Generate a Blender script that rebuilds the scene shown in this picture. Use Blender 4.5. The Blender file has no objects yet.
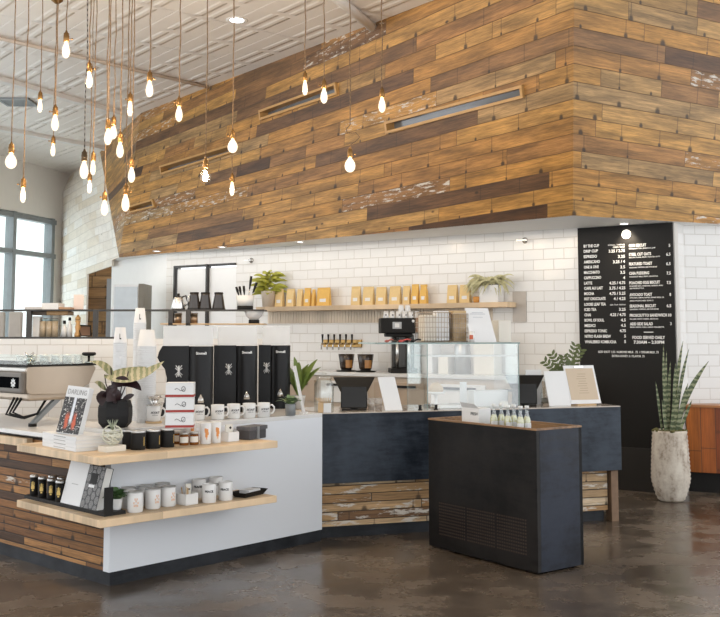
import bpy, bmesh, math, random
from math import sin, cos, tan, atan2, pi, radians as R, floor
from mathutils import Vector as V, Matrix
from mathutils.geometry import delaunay_2d_cdt
random.seed(7)
SC = bpy.context.scene
COL = SC.collection
# ------------------------------------------------------------------ camera model
F, PITCH, H = 1000.0, R(5.0), 1.55
PCX, PCY = 360.0, 336.0 - F * tan(PITCH)
def ray(px, py):
    u, v = (px - PCX) / F, (PCY - py) / F
    d = V((u, cos(PITCH) - sin(PITCH) * v, sin(PITCH) + cos(PITCH) * v))
    return d / d.y
def atY(px, py, Y):
    d = ray(px, py); return V((d.x * Y, Y, H + d.z * Y))
def atZ(px, py, z):
    d = ray(px, py); Y = (z - H) / d.z
    return V((d.x * Y, Y, z))
def onV(px, py, A, B):
    d = ray(px, py); n = V((B.y - A.y, -(B.x - A.x)))
    Y = (n.x * A.x + n.y * A.y) / (n.x * d.x + n.y * d.y)
    return V((d.x * Y, Y, H + d.z * Y))
def proj(p):
    q = p - V((0, 0, H))
    dep = q.y * cos(PITCH) + q.z * sin(PITCH); up = -q.y * sin(PITCH) + q.z * cos(PITCH)
    return (PCX + F * q.x / dep, PCY - F * up / dep)
def fc(p): return atan2(-p.x, p.y)          # rotation that turns local -Y to the viewer
# ------------------------------------------------------------------ mesh collector
class MB:
    def __init__(s): s.v, s.f, s.m, s.sm, s.uv = [], [], Matrix(), [], []
    def face(s, pts, smooth=False, uv=None):
        b = len(s.v); s.v += [s.m @ V(p) for p in pts]
        s.f.append(tuple(range(b, b + len(pts)))); s.sm.append(smooth); s.uv.append(uv)
    def faces(s, verts, fs, smooth=False):
        b = len(s.v); s.v += [s.m @ V(p) for p in verts]
        for q in fs: s.f.append(tuple(b + i for i in q)); s.sm.append(smooth); s.uv.append(None)
        return s
    def box(s, x0, x1, y0, y1, z0, z1):
        return s.faces([(x0,y0,z0),(x1,y0,z0),(x1,y1,z0),(x0,y1,z0),(x0,y0,z1),(x1,y0,z1),(x1,y1,z1),(x0,y1,z1)],
                [(0,3,2,1),(4,5,6,7),(0,1,5,4),(1,2,6,5),(2,3,7,6),(3,0,4,7)])
    def cbox(s, c, sx, sy, sz): return s.box(c[0]-sx/2,c[0]+sx/2,c[1]-sy/2,c[1]+sy/2,c[2]-sz/2,c[2]+sz/2)
    def lathe(s, prof, n=24, c=(0,0,0), sy=1.0, smooth=True):
        vs, fs = [], []
        for r, z in prof:
            for i in range(n):
                a = 2*pi*i/n; vs.append((c[0]+r*cos(a), c[1]+r*sin(a)*sy, c[2]+z))
        for j in range(len(prof)-1):
            for i in range(n):
                k = (i+1) % n; fs.append((j*n+i, j*n+k, (j+1)*n+k, (j+1)*n+i))
        if prof[0][0] > 1e-6: fs.append(tuple(reversed(range(n))))
        if prof[-1][0] > 1e-6: fs.append(tuple(range((len(prof)-1)*n, len(prof)*n)))
        return s.faces(vs, fs, smooth)
    def cyl(s, r, z0, z1, n=24, c=(0,0,0), smooth=True): return s.lathe([(r, z0), (r, z1)], n, c, 1, smooth)
    def tube(s, pts, r, n=8, smooth=True, cap=True):
        pts = [V(p) for p in pts]; rs = r if isinstance(r, (list, tuple)) else [r]*len(pts)
        vs, fs = [], []; up = None
        for i, p in enumerate(pts):
            t = (pts[min(i+1, len(pts)-1)] - pts[max(i-1, 0)]).normalized()
            if up is None:
                up = V((0,0,1)) if abs(t.z) < .9 else V((1,0,0))
            a = t.cross(up).normalized(); b = a.cross(t).normalized(); up = b
            for k in range(n):
                q = 2*pi*k/n; vs.append(p + (a*cos(q) + b*sin(q))*rs[i])
        for j in range(len(pts)-1):
            for k in range(n):
                l = (k+1) % n; fs.append((j*n+k, j*n+l, (j+1)*n+l, (j+1)*n+k))
        if cap: fs.append(tuple(reversed(range(n)))); fs.append(tuple(range((len(pts)-1)*n, len(pts)*n)))
        return s.faces(vs, fs, smooth)
    def prism(s, poly, z0, z1):
        n = len(poly)
        vs = [(x, y, z0) for x, y in poly] + [(x, y, z1) for x, y in poly]
        fs = [tuple(reversed(range(n))), tuple(range(n, 2*n))] + [(i, (i+1) % n, n+(i+1) % n, n+i) for i in range(n)]
        return s.faces(vs, fs)
    def leaf(s, pts, widths, up=(0,0,1), fold=.25):
        """a blade along pts; widths per point, folded a little along its midrib"""
        pts = [V(p) for p in pts]; vs, fs = [], []; up = V(up)
        for i, p in enumerate(pts):
            t = (pts[min(i+1, len(pts)-1)] - pts[max(i-1, 0)]).normalized()
            a = t.cross(up)
            a = a.normalized() if a.length > 1e-4 else V((1,0,0)); nn = a.cross(t).normalized()
            w = widths[i]
            vs += [p - a*w + nn*w*fold, p, p + a*w + nn*w*fold]
        for j in range(len(pts)-1):
            b = 3*j; fs += [(b, b+1, b+4, b+3), (b+1, b+2, b+5, b+4)]
        return s.faces(vs, fs, True)
    def add_mesh(s, me, M):
        b = len(s.v); s.v += [s.m @ (M @ v.co) for v in me.vertices]
        for p in me.polygons: s.f.append(tuple(b+i for i in p.vertices)); s.sm.append(False); s.uv.append(None)
    def text(s, txt, size, M, align='LEFT', ext=.0006, bold=0.0, sx=1.0, shear=0.0):
        cu = bpy.data.curves.new('lettering', 'FONT'); cu.body = txt; cu.size = size; cu.align_x = align
        cu.extrude = ext; cu.offset = bold; cu.resolution_u = 2; cu.shear = shear
        o = bpy.data.objects.new('lettering', cu); COL.objects.link(o)
        dg = bpy.context.evaluated_depsgraph_get(); dg.update()
        me = bpy.data.meshes.new_from_object(o.evaluated_get(dg))
        s.add_mesh(me, M @ Matrix.Diagonal((sx, 1, 1, 1)))
        bpy.data.objects.remove(o); bpy.data.meshes.remove(me); bpy.data.curves.remove(cu)
    def build(s, name, mat, parent=None, loc=None, rz=0.0, bev=0.0, seg=2):
        me = bpy.data.meshes.new(name); me.from_pydata([tuple(v) for v in s.v], [], s.f)
        me.polygons.foreach_set('use_smooth', s.sm)
        if any(u is not None for u in s.uv):
            ul = me.uv_layers.new(name='UVMap')
            for p, u in zip(me.polygons, s.uv):
                if u:
                    for li, q in zip(p.loop_indices, u): ul.data[li].uv = q
        me.materials.append(mat); me.update()
        o = bpy.data.objects.new(name, me); COL.objects.link(o)
        if parent: o.parent = parent
        if loc is not None: o.location = loc
        o.rotation_euler = (0, 0, rz)
        if bev:
            m = o.modifiers.new('bevel', 'BEVEL'); m.width = bev; m.segments = seg; m.limit_method = 'ANGLE'; m.angle_limit = R(40)
        return o
def tag(o, label, cat, group=None):
    o['label'] = label; o['category'] = cat
    if group: o['group'] = group
    return o
def thing(name, label, cat, loc=(0,0,0), rz=0.0, group=None):
    o = bpy.data.objects.new(name, None); COL.objects.link(o); o.empty_display_size = .05
    o.location = loc; o.rotation_euler = (0, 0, rz)
    return tag(o, label, cat, group)
def struct(o): o['kind'] = 'structure'; return o
KIDS = {}
def dup(root, loc, rz=None, label=None, group=None):
    def cp(o, par):
        c = o.copy(); COL.objects.link(c)
        if par: c.parent = par; c.matrix_parent_inverse = o.matrix_parent_inverse.copy()
        for ch in list(o.children): cp(ch, c)
        return c
    r = cp(root, None); r.location = loc
    if rz is not None: r.rotation_euler = (0, 0, rz)
    if label: r['label'] = label
    if group: r['group'] = group
    return r
# ------------------------------------------------------------------ materials
class NT:
    def __init__(s, name):
        s.mat = bpy.data.materials.new(name); s.mat.use_nodes = True; s.nt = s.mat.node_tree
        s.b = s.nt.nodes['Principled BSDF']; s.out = s.nt.nodes['Material Output']
    def n(s, t, **k):
        o = s.nt.nodes.new(t)
        for a, v in k.items(): setattr(o, a, v)
        return o
    def put(s, sock, v):
        if v is None: return
        if hasattr(v, 'is_output'): s.nt.links.new(v, sock)
        else: sock.default_value = v
    def M(s, op, a, b=None, c=None):
        o = s.n('ShaderNodeMath', operation=op)
        s.put(o.inputs[0], a); s.put(o.inputs[1], b)
        if c is not None: s.put(o.inputs[2], c)
        return o.outputs[0]
    def mr(s, v, a, b, c=0.0, d=1.0, smooth=True):
        o = s.n('ShaderNodeMapRange', interpolation_type='SMOOTHSTEP' if smooth else 'LINEAR')
        for i, x in zip((0, 1, 2, 3, 4), (v, a, b, c, d)): s.put(o.inputs[i], x)
        return o.outputs[0]
    def xyz(s, x=0.0, y=0.0, z=0.0):
        o = s.n('ShaderNodeCombineXYZ')
        for i, q in enumerate((x, y, z)): s.put(o.inputs[i], q)
        return o.outputs[0]
    def sep(s, v):
        o = s.n('ShaderNodeSeparateXYZ'); s.put(o.inputs[0], v); return o.outputs
    def co(s, w='Object'): return s.n('ShaderNodeTexCoord').outputs[w]
    def noise(s, vec, scale=5.0, detail=4.0, rough=.55, w='Fac'):
        o = s.n('ShaderNodeTexNoise'); s.put(o.inputs['Vector'], vec); o.inputs['Scale'].default_value = scale
        o.inputs['Detail'].default_value = detail; o.inputs['Roughness'].default_value = rough
        return o.outputs[w]
    def vmul(s, vec, k):
        o = s.n('ShaderNodeVectorMath', operation='MULTIPLY'); s.put(o.inputs[0], vec); o.inputs[1].default_value = k
        return o.outputs[0]
    def white(s, vec):
        o = s.n('ShaderNodeTexWhiteNoise', noise_dimensions='3D'); s.put(o.inputs['Vector'], vec); return o.outputs
    def ramp(s, f, stops, interp='LINEAR'):
        o = s.n('ShaderNodeValToRGB'); o.color_ramp.interpolation = interp; e = o.color_ramp.elements
        while len(e) < len(stops): e.new(.5)
        for q, (p, c) in zip(e, stops): q.position = p; q.color = (*c, 1)
        s.put(o.inputs[0], f); return o.outputs[0]
    def mix(s, f, a, b, mode='MIX'):
        o = s.n('ShaderNodeMix', data_type='RGBA', blend_type=mode)
        s.put(o.inputs[0], f)
        for i, c in ((6, a), (7, b)): s.put(o.inputs[i], c if hasattr(c, 'is_output') else (*c, 1))
        return o.outputs[2]
    def bump(s, h, dist=.01, st=.5):
        o = s.n('ShaderNodeBump'); o.inputs['Distance'].default_value = dist; o.inputs['Strength'].default_value = st
        s.put(o.inputs['Height'], h); s.nt.links.new(o.outputs[0], s.b.inputs['Normal'])
    def set(s, col=None, rough=None, metal=None, **k):
        if col is not None: s.put(s.b.inputs['Base Color'], col if hasattr(col, 'is_output') else (*col, 1))
        if rough is not None: s.put(s.b.inputs['Roughness'], rough)
        if metal is not None: s.put(s.b.inputs['Metallic'], metal)
        for a, v in k.items(): s.put(s.b.inputs[a.replace('_', ' ')], v)
        return s.mat
def plain(name, c, rough=.5, metal=0.0, var=.12, scale=9.0, **k):
    t = NT(name); f = t.noise(t.co(), scale, 3)
    col = t.mix(f, tuple(x*(1-var) for x in c), tuple(min(1, x*(1+var)) for x in c))
    return t.set(col, rough, metal, **k)
def emit(name, c, st, base=(.8,.8,.8)):
    t = NT(name); f = t.noise(t.co(), 6, 2)
    t.set(base, .4, 0.0); t.put(t.b.inputs['Emission Color'], t.mix(f, tuple(x*.97 for x in c), c)); t.b.inputs['Emission Strength'].default_value = st
    return t.mat
def glass(name, tint=(.93,.97,.96), refl=.12, rough=.02):
    """thin architectural glass: mostly clear, a mirror share that grows at grazing angles"""
    t = NT(name); nt = t.nt; nt.nodes.remove(t.b)
    tr = t.n('ShaderNodeBsdfTransparent'); tr.inputs[0].default_value = (*tint, 1)
    gl = t.n('ShaderNodeBsdfGlossy'); gl.inputs['Roughness'].default_value = rough
    lw = t.n('ShaderNodeLayerWeight'); lw.inputs[0].default_value = .5
    f = t.M('MULTIPLY_ADD', t.noise(t.co(), 3, 1), .02, t.M('MULTIPLY_ADD', t.M('POWER', lw.outputs['Facing'], 4.0), .5, refl*.35))
    mx = t.n('ShaderNodeMixShader'); t.put(mx.inputs[0], f)
    nt.links.new(tr.outputs[0], mx.inputs[1]); nt.links.new(gl.outputs[0], mx.inputs[2]); nt.links.new(mx.outputs[0], t.out.inputs[0])
    return t.mat
def planks(name, h, lmin, lmax, stops, vec='UV', rough=.6, nail=.0, white=0.0, gapw=.035, grain=.35, wscale=1.0, gapc=(.035,.02,.012), bigv=(.72,1.18)):
    """boards in courses: x runs along a board, y across; colour per board, grain, joints, nail stains, worn paint"""
    t = NT(name); c = t.co(vec); o = t.sep(c); x, y = o[0], o[1]
    rowf = t.M('DIVIDE', y, h); row = t.M('FLOOR', rowf); fy = t.M('FRACT', rowf)
    wr = t.sep(t.white(t.xyz(row, 3.7, 1.3))[1])
    ln = t.M('MULTIPLY_ADD', wr[0], lmax - lmin, lmin)
    xs = t.M('ADD', t.M('DIVIDE', x, ln), t.M('MULTIPLY', wr[1], 17.0)); cell = t.M('FLOOR', xs); fx = t.M('FRACT', xs)
    idc = t.white(t.xyz(row, cell, 9.1)); pid = idc[0]; pid2 = t.sep(idc[1])
    col = t.ramp(pid, stops)
    gv = t.xyz(t.M('MULTIPLY', x, 1.6*wscale), t.M('MULTIPLY', y, 34*wscale), t.M('MULTIPLY', pid, 40.0))
    g1 = t.noise(gv, 1.0, 5, .65); g2 = t.noise(t.xyz(t.M('MULTIPLY', x, 7*wscale), t.M('MULTIPLY', y, 150*wscale), t.M('MULTIPLY', pid, 70.0)), 1.0, 4, .6)
    g = t.M('ADD', t.M('MULTIPLY', g1, .55), t.M('MULTIPLY', g2, .45))
    big = t.noise(t.xyz(t.M('MULTIPLY', x, 1.3*wscale), t.M('MULTIPLY', y, 7*wscale), t.M('MULTIPLY', pid2[1], 60.0)), 1.0, 3)
    gm = t.mr(g, .32, .68, 1-grain, 1+grain*.55); bm = t.mr(big, .3, .7, *bigv)
    k = t.M('MULTIPLY', gm, bm)
    col = t.mix(1.0, col, t.xyz(k, k, k), 'MULTIPLY')
    if white > 0:
        wn = t.noise(t.xyz(t.M('MULTIPLY', x, 5*wscale), t.M('MULTIPLY', y, 22*wscale), t.M('MULTIPLY', pid, 31.0)), 1.0, 7, .7)
        wm = t.M('MULTIPLY', t.mr(wn, .53, .62), t.M('GREATER_THAN', pid2[2], 1-white))
        col = t.mix(wm, col, (.62, .57, .50))
    edge = t.M('MINIMUM', t.M('MULTIPLY', t.M('MINIMUM', fy, t.M('SUBTRACT', 1.0, fy)), h), t.M('MULTIPLY', t.M('MINIMUM', fx, t.M('SUBTRACT', 1.0, fx)), ln))
    gap = t.mr(edge, gapw*h*.35, gapw*h*1.3)
    if nail > 0:
        p = .46
        xn = t.M('ADD', t.M('DIVIDE', x, p), t.M('MULTIPLY', wr[2], 9.0)); cn = t.M('FLOOR', xn); fn = t.M('FRACT', xn)
        wn2 = t.sep(t.white(t.xyz(cn, row, 4.4))[1])
        dx = t.M('MULTIPLY', t.M('SUBTRACT', fn, t.M('MULTIPLY_ADD', wn2[0], .3, .35)), p)
        dy = t.M('MULTIPLY', t.M('SUBTRACT', fy, .10), h)
        dd = t.M('SQRT', t.M('ADD', t.M('MULTIPLY', dx, dx), t.M('MULTIPLY', t.M('MULTIPLY', dy, dy), .55)))
        rr = t.M('MULTIPLY_ADD', wn2[1], .026, .013)
        nm = t.M('MULTIPLY', t.M('SUBTRACT', 1.0, t.mr(dd, t.M('MULTIPLY', rr, .35), rr)), t.M('MULTIPLY', t.M('GREATER_THAN', t.M('ADD', pid2[0], t.M('MULTIPLY', wn2[2], .5)), .62), nail))
        kn = t.M('SUBTRACT', 1.0, t.mr(t.M('ABSOLUTE', dx), .003, .007))        # board end seam
        kn = t.M('MULTIPLY', kn, t.M('GREATER_THAN', wn2[2], .5))
        vo = t.n('ShaderNodeTexVoronoi'); t.put(vo.inputs['Vector'], t.xyz(t.M('MULTIPLY', x, 1.7), t.M('MULTIPLY', y, 3.1), 0.0)); vo.inputs['Scale'].default_value = 1.0
        sp = t.M('SUBTRACT', 1.0, t.mr(vo.outputs['Distance'], .025, .06))
        nm = t.M('MAXIMUM', nm, t.M('MAXIMUM', t.M('MULTIPLY', sp, .85), t.M('MULTIPLY', kn, .5)))
        col = t.mix(nm, col, (.035, .02, .01))
    col = t.mix(gap, gapc, col)
    t.bump(t.M('ADD', gap, t.M('MULTIPLY', g, .25)), .006, .6)
    return t.set(col, rough, 0.0)
# ------------------------------------------------------------------ survey of the place (metres)
HC, HS, ZT = 4.85, 2.69, 0.961            # ceiling, soffit underside, worktop
J = atZ(322, 541, 0); K = atZ(108.5, 587, 0)
ANG = atan2(J.y-K.y, J.x-K.x); LD = V((cos(ANG), sin(ANG), 0)); SD = V((-sin(ANG), cos(ANG), 0)); LLEN = (J-K).length
def W(x, y, z=0.0): return K + LD*x + SD*y + V((0,0,z))       # counter frame: x along the white front, y along the wood end
def loc(p): q = p - K; return (q.dot(LD), q.dot(SD), p.z)
P1a = atZ(427, 526, 0); P2 = atZ(623, 521.5, 0); Q = atZ(524, 410.5, ZT); Q.z = 0
def isect(a, b, c, d):
    r, s = b-a, d-c; t = ((c.x-a.x)*s.y-(c.y-a.y)*s.x)/(r.x*s.y-r.y*s.x); return a + r*t
BW_R = atZ(674, 222, HS); BW_L = atZ(300, 245.5, HS)
BD = (BW_R-BW_L); BD.z = 0; BD.normalize(); BN = V((BD.y, -BD.x, 0))     # BN points at the viewer
BANG = atan2(BD.y, BD.x)
def BW(s, d=0.0, z=0.0):                                      # back wall frame: s metres left of the menu corner, d in front
    p = BW_R - BD*s + BN*d; return V((p.x, p.y, z))
def bwpx(px, py, d=0.0):
    A, B = BW(0, d), BW(4, d); return onV(px, py, A, B)
def bws(p): return (BW_R - p).dot(BD)
Cb = atZ(573, 215.5, HS); Lb = atZ(119, 257.5, HS); Ct = atZ(574, -54, HC); Lt = atZ(141, 113, HC); Lk = atZ(100, 152, HC)
Rb = atZ(760, 226.5, HS); Rt = Ct + (Rb-Cb)*1.05
if __name__ == '__main__' and False: pass
# ------------------------------------------------------------------ setting
GOLD = [(0.0,(.10,.045,.018)),(.07,(.17,.082,.032)),(.18,(.265,.132,.048)),(.34,(.38,.18,.052)),(.56,(.475,.232,.052)),(.80,(.51,.275,.075)),(1.0,(.42,.255,.105))]
m_soffit = planks('reclaimed_oak_boards', .142, .6, 2.8, GOLD, rough=.5, nail=.88, bigv=(.60,1.24), white=.12, gapw=.020, gapc=(.12,.062,.025), grain=.46, wscale=1.5)
m_washed = planks('whitewashed_boards', .16, .7, 2.4, [(0,(.76,.66,.52)),(.3,(.86,.79,.69)),(.7,(.90,.85,.78)),(1,(.92,.90,.86))], rough=.7, nail=.08, white=.0, gapc=(.66,.60,.52), grain=.07, bigv=(.94,1.04))
m_brownb = planks('brown_boards', .2, .6, 1.6, [(0,(.25,.14,.06)),(.5,(.38,.22,.09)),(1,(.46,.29,.13))], rough=.6, nail=.7)
m_white = plain('white_paint', (.80,.79,.77), .6, var=.03)
m_cream = plain('cream_paint', (.80,.76,.71), .7, var=.03)
m_black = plain('matte_black', (.012,.011,.010), .6, Specular_IOR_Level=.25)
m_dgrey = plain('grey_window_metal', (.26,.28,.29), .45, .3)
m_glass = glass('clear_glass')
m_glass2 = glass('case_glass', (.972,.985,.98), .30)
def floor_mat():
    t = NT('polished_concrete'); c = t.co()
    a = t.noise(c, .55, 6, .62); b = t.noise(c, 2.6, 5, .6); d = t.noise(c, 22, 4, .6)
    col = t.ramp(a, [(.30,(.052,.037,.026)),(.46,(.108,.081,.058)),(.60,(.175,.14,.108)),(.75,(.25,.215,.175))])
    k = t.M('MULTIPLY', t.mr(b, .3, .72, .62, 1.30), t.mr(d, .3, .7, .9, 1.1))
    col = t.mix(1.0, col, t.xyz(k, k, k), 'MULTIPLY')
    t.bump(b, .004, .12)
    return t.set(col, t.mr(b, .3, .7, .16, .34), 0.0)
def tile_mat(name, w=.235, h=.113):
    t = NT(name); u = t.co('UV')
    br = t.n('ShaderNodeTexBrick', offset=.5); t.put(br.inputs['Vector'], u)
    for k, v in (('Scale', 1.0), ('Mortar Size', .0035), ('Mortar Smooth', .15), ('Bias', 0.0), ('Brick Width', w), ('Row Height', h)): br.inputs[k].default_value = v
    br.inputs['Color1'].default_value = (.72,.705,.675,1); br.inputs['Color2'].default_value = (.755,.74,.715,1); br.inputs['Mortar'].default_value = (.56,.53,.49,1)
    t.bump(t.M('SUBTRACT', 1.0, br.outputs['Fac']), .004, .5)
    return t.set(br.outputs['Color'], t.mr(br.outputs['Fac'], 0, 1, .13, .8), 0.0)
m_floor, m_tile = floor_mat(), tile_mat('white_subway_tile')
def quad_uv(mb, a, b, z0, z1, u0=0.0, th=.12, nrm=None):
    """an upright wall slab from a to b, face towards nrm, uv in metres"""
    L = (b-a).length; n = nrm.normalized()*th
    A0, B0, A1, B1 = V((a.x,a.y,z0)), V((b.x,b.y,z0)), V((a.x,a.y,z1)), V((b.x,b.y,z1))
    u = [(u0,z0),(u0+L,z0),(u0+L,z1),(u0,z1)]
    mb.face([A0,B0,B1,A1], uv=u); mb.face([B0-n,A0-n,A1-n,B1-n], uv=u)
    for p, q in ((A0,B0),(B0,B1),(B1,A1),(A1,A0)): mb.face([p,p-n,q-n,q], uv=[(0,0)]*4)
fl = MB(); fl.prism([(-10,-1.5),(7,-1.5),(7,13),(4,21),(-6,22.5),(-10.2,5)], -.1, 0); struct(fl.build('floor', m_floor))
# pressed tin ceiling: fields with raised double ribs, laid along the soffit
def tin_mat():
    t = NT('pressed_tin'); o = t.sep(t.co('Object')); x, y = o[0], o[1]
    P = 1.22
    fx = t.M('FRACT', t.M('DIVIDE', x, P)); fy = t.M('FRACT', t.M('DIVIDE', y, P/2))
    def rib(f, c, w): return t.M('SUBTRACT', 1.0, t.mr(t.M('ABSOLUTE', t.M('SUBTRACT', f, c)), w*.35, w))
    h = t.M('MAXIMUM', t.M('MAXIMUM', rib(fy, .40, .09), rib(fy, .64, .09)), t.M('MULTIPLY', rib(fx, .5, .05), .8))
    cut = t.mr(t.M('ABSOLUTE', t.M('SUBTRACT', t.M('FRACT', t.M('DIVIDE', x, P*.5)), .5)), .38, .44, 1, 0)
    h = t.M('MULTIPLY', h, cut)
    sm = t.M('SUBTRACT', 1.0, t.mr(t.M('MINIMUM', fx, fy), .0, .03))
    t.bump(t.M('SUBTRACT', h, t.M('MULTIPLY', sm, .6)), .02, .9)
    f = t.noise(t.co(), 2, 3)
    return t.set(t.mix(f, (.82,.775,.73), (.87,.835,.80)), .42, 0.0)
m_tin = tin_mat()
cd = (Ct - Lt); cd.z = 0; CANG = atan2(cd.y, cd.x)
ce = MB(); ci = Matrix.Rotation(-CANG, 4, 'Z') @ Matrix.Translation((-Ct.x, -Ct.y, 0))
A1, A2 = atZ(0, 155, HC), atZ(72, 175, HC); wdv = (A2-A1); wdv.z = 0; wdv.normalize()
cpl = [A1 - wdv*14, A2 + wdv*.4, V((3.5, 19, HC)), V((7.5, 12, HC)), V((7.5, -5, HC)), V((-9, -5, HC))]
ce.prism([tuple((ci @ p).xy) for p in cpl], HC, HC+.12)
cei = struct(ce.build('ceiling', m_tin, None, (Ct.x, Ct.y, 0), CANG))
# two conduits and two beams on the ceiling
def cpipe(p0, p1, r, name, lab, mat):
    a, b = atZ(*p0, HC-r), atZ(*p1, HC-r)
    m = MB(); d = (b-a)
    m.tube([a, a+d*.5, b], r, 10); o = m.build(name, mat); return tag(o, lab, 'pipe', None)
m_conduit = plain('painted_conduit', (.62,.53,.45), .5)
cpipe((-30,31.5), (208,87), .022, 'ceiling_conduit', 'thin tan conduit crossing the whole ceiling behind the pendant bulbs', m_conduit)
cpipe((300,-32), (372,27), .05, 'sprinkler_pipe', 'thick white pipe meeting the plank soffit near its top', m_white)
for i, (p0, p1) in enumerate((((-30,71),(118,113)), ((-30,123),(112,150)))):
    a, b = atZ(*p0, HC-.03), atZ(*p1, HC-.03); d = b-a
    bm = MB(); bm.box(0, d.length, -.06, .06, -.03, .03); struct(bm.build('trim_%d' % (i+1), m_white, None, a, atan2(d.y, d.x)))
vn = atZ(17.5, 102, HC-.015)
t = thing('ceiling_vent', 'small grey square vent on the white ceiling at far left', 'vent', vn, 0)
m = MB()
m.box(-.22,.22,-.22,-.18,-.015,.015); m.box(-.22,.22,.18,.22,-.015,.015); m.box(-.22,-.18,-.18,.18,-.015,.015); m.box(.18,.22,-.18,.18,-.015,.015); m.build('frame', m_dgrey, t)
m = MB()
for k in range(7): m.box(-.18,.18,-.16+.05*k,-.13+.05*k,-.01,.012)
m.build('louvre', m_dgrey, t)
# ---- plank soffit: a hopper of boards, top edge further out than the bottom edge
LTOP = (Lt-Ct).length; LBOT = (Lb-Cb).length
def surf(u, v): return (Cb + (Lb-Cb)*u).lerp(Ct + (Lt-Ct)*u, v)
SH = HC-HS
def suv(u, v): d = u*(LBOT*(1-v)+LTOP*v); return (d, v*SH + .05*d)
def inv(px, py):
    u, v = .4, .5
    for _ in range(30):
        p = proj(surf(u, v)); e = 1e-4
        pu, pv = proj(surf(u+e, v)), proj(surf(u, v+e))
        a, b, c, d = (pu[0]-p[0])/e, (pv[0]-p[0])/e, (pu[1]-p[1])/e, (pv[1]-p[1])/e
        rx, ry = px-p[0], py-p[1]; D = a*d-b*c
        u += (d*rx-b*ry)/D; v += (-c*rx+a*ry)/D
    return u, v
def plane_pt(d, a):                          # from board coordinates back to the surface
    v = .5
    for _ in range(12): v = (a-.05*d)/SH
    u = d/(LBOT*(1-v)+LTOP*v); return u, v
SLOTS = [((386,121.5),(387.5,133.5),(525,97.5),(523.5,84.5)), ((260.5,110.5),(261.5,120.5),(339,94.5),(337,82.5)),
         ((161,166.5),(162.5,175),(236,152.5),(234.5,144)), ((130,206.5),(131,213.5),(156,207.5),(154,199.5))]
holes = []
for s in SLOTS:
    c = [suv(*inv(*p)) for p in s]
    d0, d1 = (c[2][0]+c[3][0])/2, (c[0][0]+c[1][0])/2
    a0 = (c[1][1]+c[2][1])/2; a1 = (c[0][1]+c[3][1])/2
    holes.append((d0, d1, a0, a1, c))
# boards skin with the four openings cut through (planar map = u,v)
outer = [(0,0)] + [(i/12, 0) for i in range(1,12)] + [(1,0),(1,1)] + [(1-i/12, 1) for i in range(1,12)] + [(0,1)]
pts = [V(p) for p in outer]; nO = len(pts); edges = [(i, (i+1) % nO) for i in range(nO)]
hq = []
for s in SLOTS:
    q = [inv(*p) for p in s]; hq.append(q); b = len(pts)
    pts += [V(p) for p in q]; edges += [(b+i, b+(i+1) % 4) for i in range(4)]
for i in range(1, 24):
    for j in range(1, 8):
        pts.append(V((i/24+.001, j/8+.001)))
vs, es, fs, *_ = delaunay_2d_cdt(pts, edges, [], 0, 1e-7)
def inq(p, q):
    s = [((q[(i+1)%4][0]-q[i][0])*(p[1]-q[i][1])-(q[(i+1)%4][1]-q[i][1])*(p[0]-q[i][0])) for i in range(4)]
    return all(x > 0 for x in s) or all(x < 0 for x in s)
so = MB()
for f in fs:
    c = sum((vs[i] for i in f), V((0,0)))/len(f)
    if any(inq(c, q) for q in hq) or not (0 <= c.x <= 1 and 0 <= c.y <= 1): continue
    so.face([surf(*vs[i]) for i in f], uv=[suv(*vs[i]) for i in f])
# facet that turns back at the far end, and the right-hand face
for k in range(6):
    a, b = Lt.lerp(Lk, k/6), Lt.lerp(Lk, (k+1)/6)
    so.face([Lb, a, b], uv=[suv(1,0), (suv(1,1)[0]+k*.6, suv(1,1)[1]+.05*k), (suv(1,1)[0]+(k+1)*.6, suv(1,1)[1]+.05*(k+1))])
RL = (Rb-Cb).length
def ruv(u, v): return (-u*RL-.001, v*SH + .045*u*RL)
N = 8
for i in range(N):
    for j in range(4):
        q = [(i/N, j/4), ((i+1)/N, j/4), ((i+1)/N, (j+1)/4), (i/N, (j+1)/4)]
        so.face([(Cb+(Rb-Cb)*u).lerp(Ct+(Rt-Ct)*u, v) for u, v in q], uv=[ruv(*p) for p in q])
struct(so.build('wall_overhead', m_soffit))
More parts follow.
